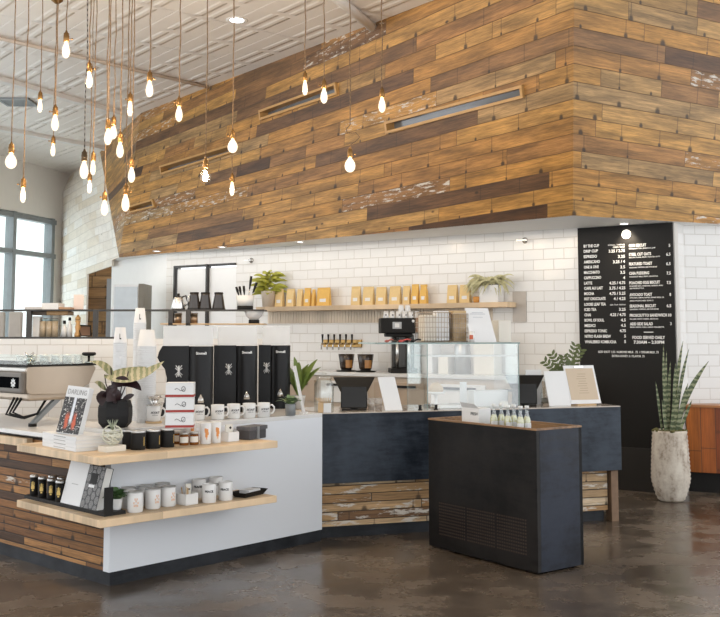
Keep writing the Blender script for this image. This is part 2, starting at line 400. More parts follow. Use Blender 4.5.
# recessed glazed slots
m_frame = plain('honey_oak_frame', (.52,.30,.11), .45, var=.2)
m_slotglass = plain('reflection_grey_glass', (.20,.21,.22), .12, .3)  # pane colour lightened to grey to stand for a reflected window
SNAME = ['long oak-framed glass slot in the plank soffit, nearest the corner', 'oak-framed glass slot under the soffit top, left of two hanging bulbs',
         'oak-framed glass slot low in the soffit behind the round bulb', 'shortest oak-framed slot at the far end of the soffit']
def box8(mb, P): mb.faces(P, [(0,3,2,1),(4,5,6,7),(0,1,5,4),(1,2,6,5),(2,3,7,6),(3,0,4,7)])
for q, lab in zip(hq, SNAME):
    p = [surf(*x) for x in q]                                   # TL BL BR TR
    n = (p[2]-p[1]).cross(p[0]-p[1]).normalized()
    if n.y > 0: n = -n
    cen = sum(p, V())/4
    t = thing('soffit_slot', lab, 'slot window', cen, 0, 'slots in the plank soffit')
    w = .028; ex = (p[2]-p[1]).normalized(); ey = (p[0]-p[1]).normalized()
    inn = [p[0]+ex*w-ey*w, p[1]+ex*w+ey*w, p[2]-ex*w+ey*w, p[3]-ex*w-ey*w]
    mb = MB(); dep = .11
    for i in range(4):
        k = (i+1) % 4
        o0, o1, i0, i1 = p[i]-cen, p[k]-cen, inn[i]-cen, inn[k]-cen
        f_, bk = n*.035, -n*dep
        box8(mb, [o0+bk, o1+bk, i1+bk, i0+bk, o0+f_, o1+f_, i1+f_, i0+f_])
    mb.build('frame', m_frame, t)
    mb = MB(); bk0, bk1 = -n*dep, -n*(dep-.02)
    box8(mb, [x-cen+bk0 for x in p] + [x-cen+bk1 for x in p]); mb.build('pane', m_slotglass, t)
# underside of the soffit
un = MB(); e1, e2 = BW(-.02, -.7, HS), BW(6.9, -.5, HS); e3_ = atY(108, 258, 16.2); e3_.z = HS
rgt = BW_R + V((3.2, 1.6, 0)); rgt.z = HS
up = V((0,0,.012))
for q in ([Cb, Rb, rgt, e1], [Cb, e1, e2, Lb], [Lb, e2, e3_]):
    un.face(list(reversed(q))); un.face([p+up for p in q])
struct(un.build('ceiling_soffit', m_white))
# ---- tiled back wall (with the glazed opening behind the rail shelf), right wall, far boards, window wall
WL = atZ(113, 258, HS)
s_tile0 = bws(bwpx(166, 300)); sA, sB = bws(bwpx(236, 300)), bws(bwpx(174.5, 300)); zT = bwpx(205, 264.5).z
bwall = MB()
quad_uv(bwall, BW(sA), BW(0), 0, HS, -sA, nrm=BN)
quad_uv(bwall, BW(sB), BW(sA), zT, HS, -sB, nrm=BN); quad_uv(bwall, BW(sB), BW(sA), 0, .9, -sB, nrm=BN)
quad_uv(bwall, BW(s_tile0), BW(sB), 0, HS, -s_tile0, nrm=BN)
struct(bwall.build('wall_back', m_tile))
bw2 = MB(); pe = atY(111, 300, 15.3); quad_uv(bw2, V((pe.x, pe.y, 0)), BW(s_tile0), 0, HS, nrm=BN); struct(bw2.build('wall_back_plain', m_white))
# glazed opening
wf = MB(); wf.m = Matrix.Translation(BW(sB)) @ Matrix.Rotation(BANG, 4, 'Z'); wd = sB-sA; wm = bws(bwpx(208.5,300)); xm = sB-wm
wf.box(0,.03,-.03,.03,.9,zT); wf.box(0,wd,-.03,.03,zT-.03,zT); wf.box(xm-.014,xm+.014,-.05,.03,.9,zT)
w2 = struct(wf.build('window_2', plain('black_steel_frame', (.03,.027,.025), .4)))
pn = MB(); pn.m = wf.m.copy(); pn.box(.05, wd, 0, .02, .9, zT-.05)
struct(pn.build('window_2_pane', plain('frosted_pane', (.82,.82,.81), .25, var=.02)))
# right-hand wall: a short return, then tile running off frame
c0 = BW(-.0); d1 = V((.46,.89,0)); c1 = c0 + V((.19,.30,0)); c2 = c1 + V((3.2,.55,0))
rr_ = MB(); quad_uv(rr_, V((c0.x,c0.y,0)), V((c1.x,c1.y,0)), 0, HS, 0, nrm=V((1,-.55,0))); struct(rr_.build('wall_return', m_tile))
rw = MB(); quad_uv(rw, V((c1.x,c1.y,0)), V((c2.x,c2.y,0)), 0, HS, .11, nrm=V((.15,-1,0)))
struct(rw.build('wall_right', m_tile))
# far boards with the doorway
fa, fb = atZ(61, 330, 1.62), V((Lb.x, Lb.y, 0))
FA = V((fa.x, fa.y, 0)); g = atY(62, 192, 20.2); FA = V((g.x, g.y, 0)); FB = fb
fd = (FB-FA).normalized(); fnv = V((fd.y, -fd.x, 0)); FL = (FB-FA).length
def fpx(px, py): return onV(px, py, FA, FB)
dl, dr = (fpx(86.5,300)-FA).dot(fd), (fpx(111,300)-FA).dot(fd); dz = fpx(98,270.5).z
far = MB()
def fq(x0, x1, z0, z1): quad_uv(far, FA+fd*x0, FA+fd*x1, z0, z1, x0, .03, fnv)
fq(0, dl, 0, HS); fq(dl, dr, dz, HS)
# above the soffit line the boards lean back to the ceiling
top = [V((FA.x, FA.y, HS)), FA+fd*dr+V((0,0,HS)), V((FB.x, FB.y, HS)), Lk, atZ(70, 175, HC), V((g.x, g.y, g.z))]
far.face(top, uv=[(0,HS),(dr,HS),(FL,HS),(FL-.3,HC),(.6,HC),(0,g.z)])
struct(far.build('wall_far', m_washed))
pl_ = FA+fd*(dl-.1); Yp = pl_.y + .35; qa, qb = atY(82, 300, Yp), atY(116, 300, Yp); qc, qd = atY(107, 300, Yp-.06), atY(114.5, 300, Yp-.06)
dr_ = MB(); quad_uv(dr_, V((qa.x,qa.y,0)), V((qb.x,qb.y,0)), 0, 2.95, 0, .1, V((0,-1,0))); struct(dr_.build('wall_passage', m_brownb))
dj = MB(); dj.box(qc.x, qd.x, Yp-.1, Yp-.02, 0, fpx(98,274).z); struct(dj.build('door_1', m_dgrey))
# window wall, cream, facing into the room
A1, A2 = atZ(0, 155, HC), atZ(72, 175, HC); wdv = (A2-A1); wdv.z = 0; wdv.normalize(); wn = V((wdv.y, -wdv.x, 0))
A0 = A1 - wdv*6.0; A0.z = 0; WE = V((A2.x, A2.y, 0)) + wdv*.2
def wpx(px, py): return onV(px, py, A0, WE)
ws = lambda p: (p-A0).dot(wdv)
x_r = ws(wpx(55, 240)); z_t = wpx(30, 214.5).z; z_b = .5; xmull = ws(wpx(13, 240)); x_l = xmull-(x_r-xmull)*1.02; z_m = wpx(30, 253.5).z
TL_ = (WE-A0).length
lw = MB(); 
def lq(x0, x1, z0, z1): quad_uv(lw, A0+wdv*x0, A0+wdv*x1, z0, z1, x0, .2, wn)
lq(x_r, TL_, 0, HC); lq(0, x_r, z_t, HC); lq(0, x_r, 0, z_b)
struct(lw.build('wall_left', m_cream))
wi = MB(); wi.m = Matrix.Translation(A0) @ Matrix.Rotation(atan2(wdv.y, wdv.x), 4, 'Z')
for x in [x_r-.12, xmull]+[xmull-(x_r-xmull)*k for k in (1,2,3) if xmull-(x_r-xmull)*k > .1]: wi.box(x-.05, x+.05, -.04, .14, z_b, z_t)
for z in (z_b+.06, z_m, z_t-.07): wi.box(0, x_r, -.03, .13, z-.045, z+.045)
struct(wi.build('window_1', m_dgrey))
wg = MB(); wg.m = wi.m.copy(); wg.box(0, x_r, .05, .06, z_b, z_t); struct(wg.build('window_1_pane', m_glass))
# hedge line beyond the window
ob = MB(); random.seed(3)
# black base of the back wall
bb = MB(); bb.m = Matrix.Translation(BW(1.5)) @ Matrix.Rotation(BANG, 4, 'Z'); 
# ------------------------------------------------------------------ counters
RUST = [(0,(.05,.024,.010)),(.15,(.11,.048,.018)),(.4,(.21,.09,.028)),(.7,(.31,.14,.042)),(.9,(.40,.20,.07)),(1,(.46,.29,.13))]
m_recl = planks('rough_reclaimed_boards', .056, .5, 1.6, RUST, vec='UV', rough=.65, nail=.95, white=.10, gapw=.08, grain=.5)
PALE = [(0,(.16,.08,.035)),(.25,(.34,.18,.07)),(.5,(.48,.29,.13)),(.75,(.55,.40,.24)),(1,(.60,.50,.38))]
m_recl2 = planks('scraped_boards', .066, .4, 1.5, PALE, vec='UV', rough=.65, nail=.8, white=.75, gapw=.06, grain=.5)
m_panel = plain('white_panel', (.735,.755,.785), .42, var=.015, scale=2)
m_quartz = plain('white_worktop', (.70,.69,.67), .22, var=.03)
def steel_mat(name, lo, hi, rough=.38):
    t = NT(name); c = t.co(); a = t.noise(c, 1.7, 7, .68); b = t.noise(t.vmul(c, (3,3,14)), 2.0, 5, .6)
    k = t.M('ADD', t.M('MULTIPLY', a, .7), t.M('MULTIPLY', b, .3))
    sc = t.n('ShaderNodeTexVoronoi'); t.put(sc.inputs['Vector'], t.vmul(c, (9,9,2.4))); sc.inputs['Scale'].default_value = 1
    mk = t.M('MULTIPLY', t.M('SUBTRACT', 1.0, t.mr(sc.outputs['Distance'], .02, .09)), .35)
    col = t.mix(t.mr(k, .38, .60), lo, hi); col = t.mix(mk, col, tuple(x*2.2 for x in hi))
    return t.set(col, t.mr(b, .3, .7, rough-.06, rough+.16), .25, Specular_IOR_Level=.35)
m_steel = steel_mat('blued_steel', (.009,.013,.020), (.042,.053,.070))
m_bin = steel_mat('shaded_patina_steel', (.003,.0024,.002), (.017,.0145,.013), .38)  # bin steel as on its unlit front, the shade put into the colour
m_kick = steel_mat('kick_plate', (.010,.011,.013), (.038,.041,.047), .5)
m_pine = planks('pale_pine', .5, 5, 6, [(0,(.64,.46,.28)),(1,(.70,.53,.345))], vec='Object', rough=.5, gapw=.001, grain=.10, wscale=1.0)
def uvbox(mb, o, ex, ey, L, z0, z1, th):
    """slab standing on edge: outer face from o along ex, thickness th along ey, uv in metres"""
    n = -ey; quad_uv(mb, o, o+ex*L, z0, z1, 0, th, n)
ZB, ZL = .085, .895
# white front with wood end
t = thing('service_counter', 'white fronted service counter with a reclaimed wood end and dark kick plate', 'counter', K, ANG)
m = MB(); m.box(0, LLEN, 0, .065, ZB, ZT-.03); m.build('front_panel', m_panel, t, bev=.002)
X, Y_ = V((1,0,0)), V((0,1,0))
m = MB(); n = V((-1,0,0))
quad_uv(m, V((.012,2.6,0)), V((.012,.64,0)), ZB, ZL-.05, 0, .03, n); quad_uv(m, V((.012,.64,0)), V((.012,.066,0)), ZB, ZT-.03, 1.96, .03, n); m.build('wood_end', m_recl, t)
m = MB(); m.prism([(.015,.012),(LLEN,.012),(LLEN,.05),(.06,.05),(.06,2.6),(.015,2.6)], 0, ZB); m.build('kick_plate', m_kick, t)
m = MB(); m.prism([(.05,.05),(LLEN-.02,.05),(LLEN-.02,.6),(.7,.6),(.7,2.6),(.05,2.6)], ZB, ZL-.05); m.build('carcass', m_white, t)
t = thing('espresso_worktop', 'white worktop with a wooden front edge under the espresso machine', 'worktop', K, ANG)
m = MB(); m.box(-.03, .72, .64, 2.6, ZL-.03, ZL); m.build('slab', m_quartz, t, bev=.003)
m = MB(); m.box(-.045, .0, .95, 2.6, ZL-.105, ZL-.05); m.build('edge_board', m_pine, t)
m = MB(); m.prism([(0,0),(LLEN-.001,0),(LLEN+.10,.62),(0.0,.62)], ZT-.03, ZT)
tag(m.build('white_worktop', m_quartz, None, K, ANG, .002), 'white bar top behind the mugs and the two wooden shelves', 'worktop')
m = MB(); m.box(0.02, .64, .615, .66, ZL-.05, ZT-.03); struct(m.build('trim_3', m_white, None, K, ANG))
for z, nm, lab in ((.845,'upper','upper pine shelf wrapping the counter corner, under the books and candle jars'), (.478,'lower','lower pine shelf wrapping the counter corner, under the white mugs')):
    m = MB(); th = .045
    m.prism(([(-.315,-.35),(1.03,-.42),(1.03,-.001),(-.001,-.001),(-.001,.70),(-.255,.70)] if nm == 'upper' else [(-.275,-.31),(1.045,-.40),(1.045,-.001),(-.001,-.001),(-.001,.735),(-.225,.735)]), z-th, z)
    tag(m.build('corner_shelf', m_pine, None, K, ANG, .003), lab, 'shelf', 'pine shelves on the counter corner')
# steel counter J -> P2
SA = atan2(P2.y-J.y, P2.x-J.x); SL = (P2-J).xy.length; SX = V((cos(SA), sin(SA), 0)); SY = V((-sin(SA), cos(SA), 0))
def S(x, y, z=0.0): return J + SX*x + SY*y + V((0,0,z))
ZM = .425
t = thing('steel_counter', 'blue-black steel counter with scraped boards below, running behind the dark bin', 'counter', J, SA)
m = MB(); m.box(.003, SL, 0, .03, ZM, ZT-.009); m.build('steel_front', m_steel, t, bev=.002)
m = MB(); quad_uv(m, V((.003,.07,0)), V((SL-.10,.07,0)), .09, ZM, 0, .03, V((0,-1,0))); m.build('board_front', m_recl2, t)
m = MB(); m.box(.003, SL-.12, .10, .13, 0, .09); m.build('kick_plate', m_kick, t)
m = MB(); m.box(SL-.085, SL-.02, .03, .12, 0, ZM); m.build('end_post', plain('weathered_post', (.20,.125,.075), .7, var=.4, scale=14), t)
m = MB(); m.box(SL-.03, SL, .03, .62, ZM, ZT-.009); m.build('steel_end', m_steel, t)
m = MB(); m.box(.05, SL-.09, .13, .62, .09, ZT-.03); m.build('carcass', m_black, t)
m = MB(); m.prism([(.0,.0),(SL,0),(SL,.66),(-.10,.66)], ZT-.008, ZT)
tag(m.build('steel_counter_worktop', plain('stone_worktop', (.50,.43,.36), .12, var=.06), None, J, SA), 'polished pale worktop of the steel counter, under the glass pastry case', 'worktop')
# dark cold bin in front
B0 = atZ(538.4, 575.5, 0); b1 = atZ(428.3, 418.5, .937); b1.z = 0
BA = atan2(B0.y-b1.y, B0.x-b1.x); BL = (B0-b1).length; bx = V((cos(BA), sin(BA), 0)); by = V((-sin(BA), cos(BA), 0))
BWd = .44; BH = .937
t = thing('cold_drink_bin', 'dark patinated steel open-top bin with wood-lined rim holding bottles', 'drinks bin', b1, BA)
m = MB(); z0 = .012
m.box(0, BL, 0, .03, z0, BH-.008); m.build('front_panel', m_bin, t, bev=.002)
m = MB(); m.box(BL-.03, BL, .03, BWd, z0, BH-.008); m.build('end_panel', m_steel if False else steel_mat('skylit_patina_steel', (.004,.005,.009), (.021,.026,.040), .36), t, bev=.002)  # end panel: same bin steel, with bluish daylight put into its colour
m = MB(); m.box(0, BL, BWd-.03, BWd, z0, BH-.008); m.box(0, .03, .03, BWd-.03, z0, BH-.008); m.build('back_panel', m_bin, t)
m_walnut = planks('rim_wood', .3, 3, 4, [(0,(.26,.14,.07)),(1,(.40,.23,.11))], vec='Object', rough=.45, gapw=.001)
m = MB(); w_ = .017
m.box(-.002, BL+.002, -.002, w_, BH-.008, BH+.004); m.box(-.002, BL+.002, BWd-w_, BWd+.002, BH-.008, BH+.004); m.box(-.002, w_, w_, BWd-w_, BH-.008, BH+.004); m.box(BL-w_, BL+.002, w_, BWd-w_, BH-.008, BH+.004)
m.build('rim', m_walnut, t)
m = MB(); m.box(.03, BL-.03, .03, .042, .7, BH-.008); m.box(.03, BL-.03, BWd-.042, BWd-.03, .7, BH-.008); m.box(.03,.042,.042,BWd-.042,.7,BH-.008); m.box(BL-.042,BL-.03,.042,BWd-.042,.7,BH-.008)
m.build('wood_lining', m_walnut, t)
ZW = BH-.078
m = MB(); m.box(.03, BL-.03, .03, BWd-.03, ZW-.02, ZW); m.build('well_floor', m_dgrey, t)
m_hole = plain('grille_holes', (.05,.03,.02), .7)
for i in range(3):
    m = MB(); x0 = .12+.30*i
    for k in range(13):
        for q in range(11):
            m.box(x0+.022*k, x0+.022*k+.010, -.003, .001, .11+.022*q, .11+.022*q+.010)
    m.build('grille', m_hole, t)
for x in (.06, BL-.06):
    for y in (.06, BWd-.06): MB().cyl(.02, 0, z0, 12, (x, y, 0)).build('foot', m_black, t)
# back bar along the tiled wall
ZBK = 1.14
t = thing('back_counter', 'pale back bar along the tiled wall with dark drawer handles', 'counter', BW(6.2), BANG)
m = MB(); m.box(0, 5.2, -.62, -.03, .1, ZBK-.04); m.build('carcass', plain('tan_cabinet', (.50,.40,.30), .5, var=.08), t)
m = MB(); m.box(0, 5.2, -.56, -.03, 0, .1); m.build('kick_plate', m_black, t)
m = MB(); m.box(-.01, 5.22, -.66, -.025, ZBK-.04, ZBK); m.build('top', m_quartz, t, bev=.003)
for i in range(7):
    m = MB(); m.box(.1+.73*i, .74+.73*i, -.64, -.62, .80, 1.04); d = m.build('drawer', m_white if i % 2 else plain('tan_drawer', (.45,.34,.24), .45), t)
    m = MB(); m.box(.2+.73*i, .64+.73*i, -.662, -.64, .985, 1.01); m.build('handle', m_black, d)
# orange wood bench by the right wall
c0_ = atZ(688, 492, 0); ca = R(-27)
RED = [(0,(.15,.028,.008)),(.5,(.27,.06,.010)),(1,(.58,.19,.025))]
t = thing('wood_counter', 'low red-brown and orange wood counter at the right edge', 'counter', c0_, ca)
mm = planks('cedar_boards', .14, 9, 10, RED, vec='UV', rough=.42, nail=.25, gapw=.02, grain=.3)
m = MB()
def vq(mb, x0, x1, z0, z1, y0, y1):
    mb.box(x0, x1, y0+.001, y1, z0, z1); mb.face([(x0,y0,z0),(x1,y0,z0),(x1,y0,z1),(x0,y0,z1)], uv=[(z0,x0),(z0,x1),(z1,x1),(z1,x0)])
vq(m, 0, 1.6, .20, .84, 0, .28); m.build('body', mm, t)
m = MB(); m.box(0, 1.6, .06, .27, 0, .20); m.build('kick_base', m_black, t)
m = MB(); m.box(-.0, 1.62, -.02, .29, .84, .865); m.build('top', plain('orange_top', (.40,.17,.06), .4), t, bev=.003)
# ------------------------------------------------------------------ pendant bulbs
m_brass = plain('aged_brass', (.24,.13,.045), .4, .85, var=.2)
m_bronze = plain('dark_bronze', (.10,.065,.035), .4, .8)
def cord_mat(name, a, b):
    t = NT(name); o = t.sep(t.co()); w = t.M('FRACT', t.M('ADD', t.M('MULTIPLY', o[2], 26.0), t.M('MULTIPLY', o[0], 60.0)))
    return t.set(t.mix(t.M('GREATER_THAN', w, .5), a, b), .8)
m_cord = cord_mat('braided_cord', (.25,.155,.08), (.15,.09,.045)); m_cord2 = cord_mat('black_white_cord', (.40,.34,.28), (.05,.04,.035))
def bulb_mat():
    t = NT('glowing_bulb_glass'); t.nt.nodes.remove(t.b)
    tr = t.n('ShaderNodeBsdfTransparent'); tr.inputs[0].default_value = (1,.97,.92,1); em = t.n('ShaderNodeEmission'); em.inputs[1].default_value = 1.9
    t.put(em.inputs[0], t.mix(t.noise(t.co(), 30, 2), (1,.80,.56), (1,.86,.66)))
    mx = t.n('ShaderNodeMixShader'); mx.inputs[0].default_value = .42
    t.nt.links.new(tr.outputs[0], mx.inputs[1]); t.nt.links.new(em.outputs[0], mx.inputs[2]); t.nt.links.new(mx.outputs[0], t.out.inputs[0]); return t.mat
m_bulb = bulb_mat()
m_fil = emit('filament', (1,.72,.38), 90.0)
m_bulbglass = glass('amber_tinted_bulb', (1,.95,.86), .2)
def pendant(px, py, Y, shape, lab, loop=False, dark=False, clear=False):
    c = atY(px, py, Y)                        # bulb centre
    L = .135; top = c.z + L/2
    t = thing('pendant_bulb', lab, 'pendant light', (c.x, c.y, top), random.uniform(0, 6), 'bare pendant bulbs hanging in a cluster')
    if shape == 'globe': prof = [(.013,0),(.016,-.015),(.030,-.032),(.044,-.055),(.050,-.080),(.046,-.105),(.032,-.125),(.014,-.134),(0,-.136)]
    elif shape == 'slim': prof = [(.013,0),(.015,-.02),(.021,-.04),(.025,-.07),(.025,-.105),(.020,-.128),(.009,-.138),(0,-.140)]
    else: prof = [(.013,0),(.016,-.018),(.026,-.042),(.033,-.072),(.034,-.098),(.026,-.124),(.012,-.138),(0,-.140)]
    prof = [(r*(.84 if z < -.01 else 1), z*.92) for r, z in reversed(prof)]
    MB().lathe(prof, 20).build('bulb', m_bulbglass if clear else m_bulb, t)
    m = MB()
    for k in range(6):
        a = k*pi/3; m.tube([(.007*cos(a), .007*sin(a), -.035), (.013*cos(a+.4), .013*sin(a+.4), -.10)], .0016, 5)
    m.build('filament', m_fil, t)
    l = bpy.data.lights.new('bulb_light', 'POINT'); l.energy = 6.0; l.color = (1,.80,.58); l.shadow_soft_size = .025
    o = bpy.data.objects.new('bulb_light', l); COL.objects.link(o); o.parent = t; o.location = (0,0,-.07)
    mt = m_bronze if dark else m_brass
    MB().lathe([(.016,-.008),(.0215,-.004),(.0215,.035),(.019,.042),(.019,.055),(.010,.064),(.006,.078),(0,.078)], 16).build('socket', mt, t)
    MB().tube([(.02,0,.018),(.036,0,.018),(.037,0,.018),(.046,0,.018)], [.003,.003,.0065,.0065], 8).build('switch_key', mt, t)
    h = HC - top
    pts = [(0,0,.075)]
    if loop: pts += [(.01,0,.10),(.05,0,.125),(.075,0,.155),(.05,.01,.19),(-.02,.01,.185),(-.03,0,.215),(0,0,.25)]
    n = 10
    for k in range(1, n+1): pts.append((.004*sin(k*2.1+px), .004*cos(k*1.7+py), (.26 if loop else .075)+(h-(.26 if loop else .075))*k/n))
    MB().tube(pts, .0042, 6).build('cord', m_cord2 if dark else m_cord, t)
    MB().lathe([(.0,h-.045),(.018,h-.04),(.055,h-.012),(.058,h-.001),(0,h-.001)], 20).build('ceiling_canopy', mt, t)
PEND = [
 (11,161,7.4,'globe','round bulb pendant at far left, before the cream wall above the window'),
 (23,195,7.8,'slim','slim bulb pendant hanging lowest of all at left, just above the window frame'),
 (40,106,9.0,'slim','small bulb pendant against the ceiling, just right of the grey vent'),
 (55,123,7.6,'pear','upper bulb of the two hanging one above the other before the far ceiling'),
 (53,150,9.6,'slim','lower, fainter bulb of the two hanging one above the other before the far ceiling'),
 (66,50,7.15,'pear','highest bulb pendant with the shortest cord, crossing the conduit line at left'),
 (89,80,7.3,'pear','bulb pendant below the conduit, highest one in the thick bunch of cords'),
 (84,170,6.8,'pear','large bulb pendant with dark socket and black-white cord, in the touching pair'),
 (93,168,8.4,'slim','small brass-socket bulb touching the large dark-socket bulb on its right side'),
 (89.5,187,9.4,'slim','small bulb pendant directly under the touching pair with the dark socket'),
 (108,137,7.5,'pear','left, lower bulb of the overlapping pair at the far end of the plank soffit'),
 (113.5,132,8.4,'pear','right, higher bulb of the overlapping pair at the far end of the plank soffit'),
 (120,150,7.7,'pear','bulb pendant just below and right of the overlapping pair of bulbs'),
 (130,109,8.25,'pear','bulb pendant where the ceiling line meets the far end of the plank soffit'),
 (131.5,175,7.95,'pear','bulb pendant before the boards, right above the shortest oak slot'),
 (149.5,89,7.4,'pear','lone bulb pendant under the ceiling conduit, left of the soffit boards'),
 (179,114,7.8,'pear','lone bulb pendant against the pale boards just under the ceiling line'),
 (205.5,176,7.4,'globe','round clear bulb pendant hanging before the middle of the low oak slot'),
 (232.6,146,8.2,'globe','round bulb pendant at the right end of the low oak slot'),
 (232,189,8.8,'slim','slim bulb pendant straight below the round bulb at the slot end'),
 (104.5,208,8.0,'pear','bulb pendant hanging lowest over the whitewashed far boards'),
 (125.5,203,7.2,'pear','bulb pendant touching the left end of the shortest oak slot'),
 (305,88,8.2,'slim','left one of two bulbs hanging before the upper oak slot'),
 (324,96,8.0,'pear','right one of two bulbs hanging before the upper oak slot'),
 (382,105,7.9,'pear','rightmost bulb pendant, left of the end of the longest oak slot'),
 (350,165,7.7,'globe','round bulb pendant with a looped cord, over the middle of the boards'),
]
for i, (px, py, Y, sh, lab) in enumerate(PEND): pendant(px, py, Y, sh, lab, loop='looped' in lab, dark='dark socket and' in lab, clear=('round clear' in lab))
# recessed downlights
def downlight(p, lab, r=.07, st=8, c=(1,.95,.88)):
    t = thing('recessed_light', lab, 'ceiling light', p, 0, 'recessed downlights')
    MB().lathe([(r*.72,-.004),(r,-.010),(r*1.15,-.004),(r*1.15,0),(r*.72,0),(r*.72,-.004)], 24).build('trim_ring', m_white, t)
    MB().lathe([(0,-.006),(r*.72,-.006),(r*.72,-.001),(0,-.001)], 24).build('lens', emit('downlight_lens', c, st), t)
downlight(atZ(237, 20, HC), 'round recessed downlight in the white tin ceiling', .10, 10, (.92,.96,1))
q = onV(624, 221, BW(0,.16), BW(3,.16)); downlight(V((q.x,q.y,HS)), 'recessed spotlight under the soffit right above the black menu board', .05, 12)
for px, nm in ((157,'far white wall'),(222,'glazed opening'),(300,'potted plant end of the wall shelf')):
    q = onV(px, 250, BW(0,.42), BW(3,.42)); downlight(V((q.x,q.y,HS)), 'recessed downlight under the soffit near the '+nm, .05, 6)
# ------------------------------------------------------------------ menu panel
m_letter = plain('white_lettering', (.86,.85,.82), .6, var=.02)
sl, sr = bws(bwpx(579.7, 300)), .012
t = thing('menu_board', 'full-height black menu board with white lettering and round emblem', 'menu board', BW(sl), BANG)
m = MB(); m.box(0, sl-sr, -.025, -.002, .02, HS-.005); m.build('panel', m_black, t)
m = MB(); m.box(0, sl-sr, -.032, -.024, .0, .43); m.build('kick_board', plain('black_kick', (.02,.018,.016), .45), t)
IM = (Matrix.Translation(BW(sl)) @ Matrix.Rotation(BANG, 4, 'Z')).inverted()
PXY = lambda px, py: IM @ bwpx(px, py, .028)
UPM = Matrix(((1,0,0,0),(0,0,-1,0),(0,1,0,0),(0,0,0,1)))      # text plane -> upright, facing local -Y
def line(nm, txt, x0, x1, yc, hpx=2.9, bold=.0012):
    """one line of capitals filling x0..x1 at height yc (positions read off the board)"""
    a, b = PXY(x0, yc), PXY(x1, yc); w = abs(b.x-a.x); hh = hpx*.0103; size = hh/.73
    tmp = MB(); tmp.text(txt, size, Matrix(), ext=.0008, bold=bold)
    xs = [v.x for v in tmp.v]; x_, X_ = min(xs), max(xs)
    k = w/(X_-x_); M = Matrix.Translation((a.x - x_*k, a.y, a.z - hh/2)) @ UPM @ Matrix.Diagonal((k, 1, 1, 1))
    tmp.v = [M @ v for v in tmp.v]; tmp.build(nm, m_letter, t)
X6 = lambda v: 570 + v/6
LEFT = [('BY THE CUP',175,187,None,0),('DRIP CUP',168,218,'3.25 / 3.75',232),('ESPRESSO',162,250,'3.25',288),('AMERICANO',180,282,'3.25 / 4',258),
 ('ONE & ONE',172,313,'3.5',302),('MACCHIATO',178,345,'3.5',302),('CAPPUCCINO',187,377,'4',318),('LATTE',133,409,'4.25 / 4.75',236),
 ('CAFE AU LAIT',197,440,'3.75 / 4.25',236),('MOCHA',145,472,'4.75 / 5.25',236),('HOT CHOCOLATE',213,503,'4 / 4.25',262),('LOOSE LEAF TEA',215,536,None,0),
 ('ICED TEA',158,567,'3.25',294),('CHAI',125,599,'4.25 / 4.75',240),('BOWL OF SOUL',205,631,'4.5',305),('MEDICI',152,663,'4.5',305),
 ('ESPRESSO TONIC',222,695,'4.75',298),('NITRO FLASH BREW',245,727,'5',325),('WHALEBIRD KOMBUCHA',278,760,'5',325)]
for i, (tx, e, y, p, px0) in enumerate(LEFT):
    yy = 215 + y/6; dx = (y-187)/573*7
    line('lettering', tx, X6(82+dx), X6(e), yy)
    if p: line('price_lettering', p, X6(px0), X6(329+dx), yy-.2)
line('price_lettering', 'SMALL / LARGE', X6(228), X6(328), 215+181/6, 1.2, 0); line('price_lettering', '12OZ / 16OZ', X6(258), X6(328), 215+193/6, 1.6, .0004); line('price_lettering', 'SEE TEA MENU', X6(240), X6(334), 215+539/6, 1.3, 0)
RIGHT = [('OUR BISCUIT',457,184,'5',592,[('HOUSE BUTTER, SEASONAL JAM',511,203)]),('STEEL CUT OATS',487,237,'6.5',577,[('BROWN SUGAR, FRUIT, TOASTED NUTS',540,256)]),
 ('FEATURED TOAST',493,294,'6.5',577,[('SEASONAL TOPPING, ASK FOR MORE',522,316)]),('CHIA PUDDING',475,350,'7.5',580,[('COCONUT MILK, FRUIT, GRANOLA',527,371)]),
 ('POACHED EGG BISCUIT',540,407,'7.5',580,[('POACHED EGG, CHEDDAR, GREENS, AIOLI',557,427),('ADD PROSCIUTTO 2',443,441)]),('AVOCADO TOAST',493,478,'8',597,[('AVOCADO, LEMON, RADISH, SESAME SEEDS, OIL',565,497),('ADD POACHED EGG 2',500,515)]),
 ('SEASONAL BISCUIT',516,546,'6.5',580,[('SEASONAL TOPPING, ASK FOR MORE',532,566)]),('PROSCIUTTO SANDWICH',582,602,'10',590,[('FIG JAM, GOAT CHEESE, ARUGULA',530,624)]),
 ('ADD SIDE SALAD',497,653,'3',602,[('MIXED GREENS, SEEDS, LEMON VINAIGRETTE',565,673)])]
for tx, e, y, p, px0, ds in RIGHT:
    dx = (y-184)/573*8
    line('lettering', tx, X6(353+dx), X6(e), 215+y/6); line('lettering', p, X6(px0), X6(602+dx*1.1), 215+y/6-.3)
    for d, e2, y2 in ds: line('lettering', d, X6(354+dx), X6(e2), 215+y2/6, 1.25, .0003)
m = MB()
a, b = PXY(X6(443), 300+193/6), PXY(X6(500), 300+193/6); m.box(a.x, b.x, a.y-.001, a.y+.001, a.z-.004, a.z+.004); m.build('dash', m_letter, t)
line('lettering', 'FOOD SERVED DAILY', X6(375), X6(570), 300+224/6, 3.0); line('lettering', '7:30AM \u2013 2:30PM', X6(382), X6(565), 300+252/6, 3.0)
line('lettering', 'ADD SHOT 1.25 / ALMOND MILK  .75  / CREAM MILK .75', X6(168), X6(532), 300+310/6, 2.2, .0005); line('lettering', 'EXTRA HONEY .5 / FLAVOR .75', X6(252), X6(447), 300+335/6, 2.2, .0005)
e = PXY(626.2, 234.2); m = MB(); m.m = Matrix.Translation(e) @ Matrix.Rotation(R(90), 4, 'X'); m.cyl(.047, -.002, .003, 32, smooth=False)
em = m.build('round_emblem', m_letter, t)
m = MB(); m.m = Matrix.Translation(e + V((0,-.004,0)))
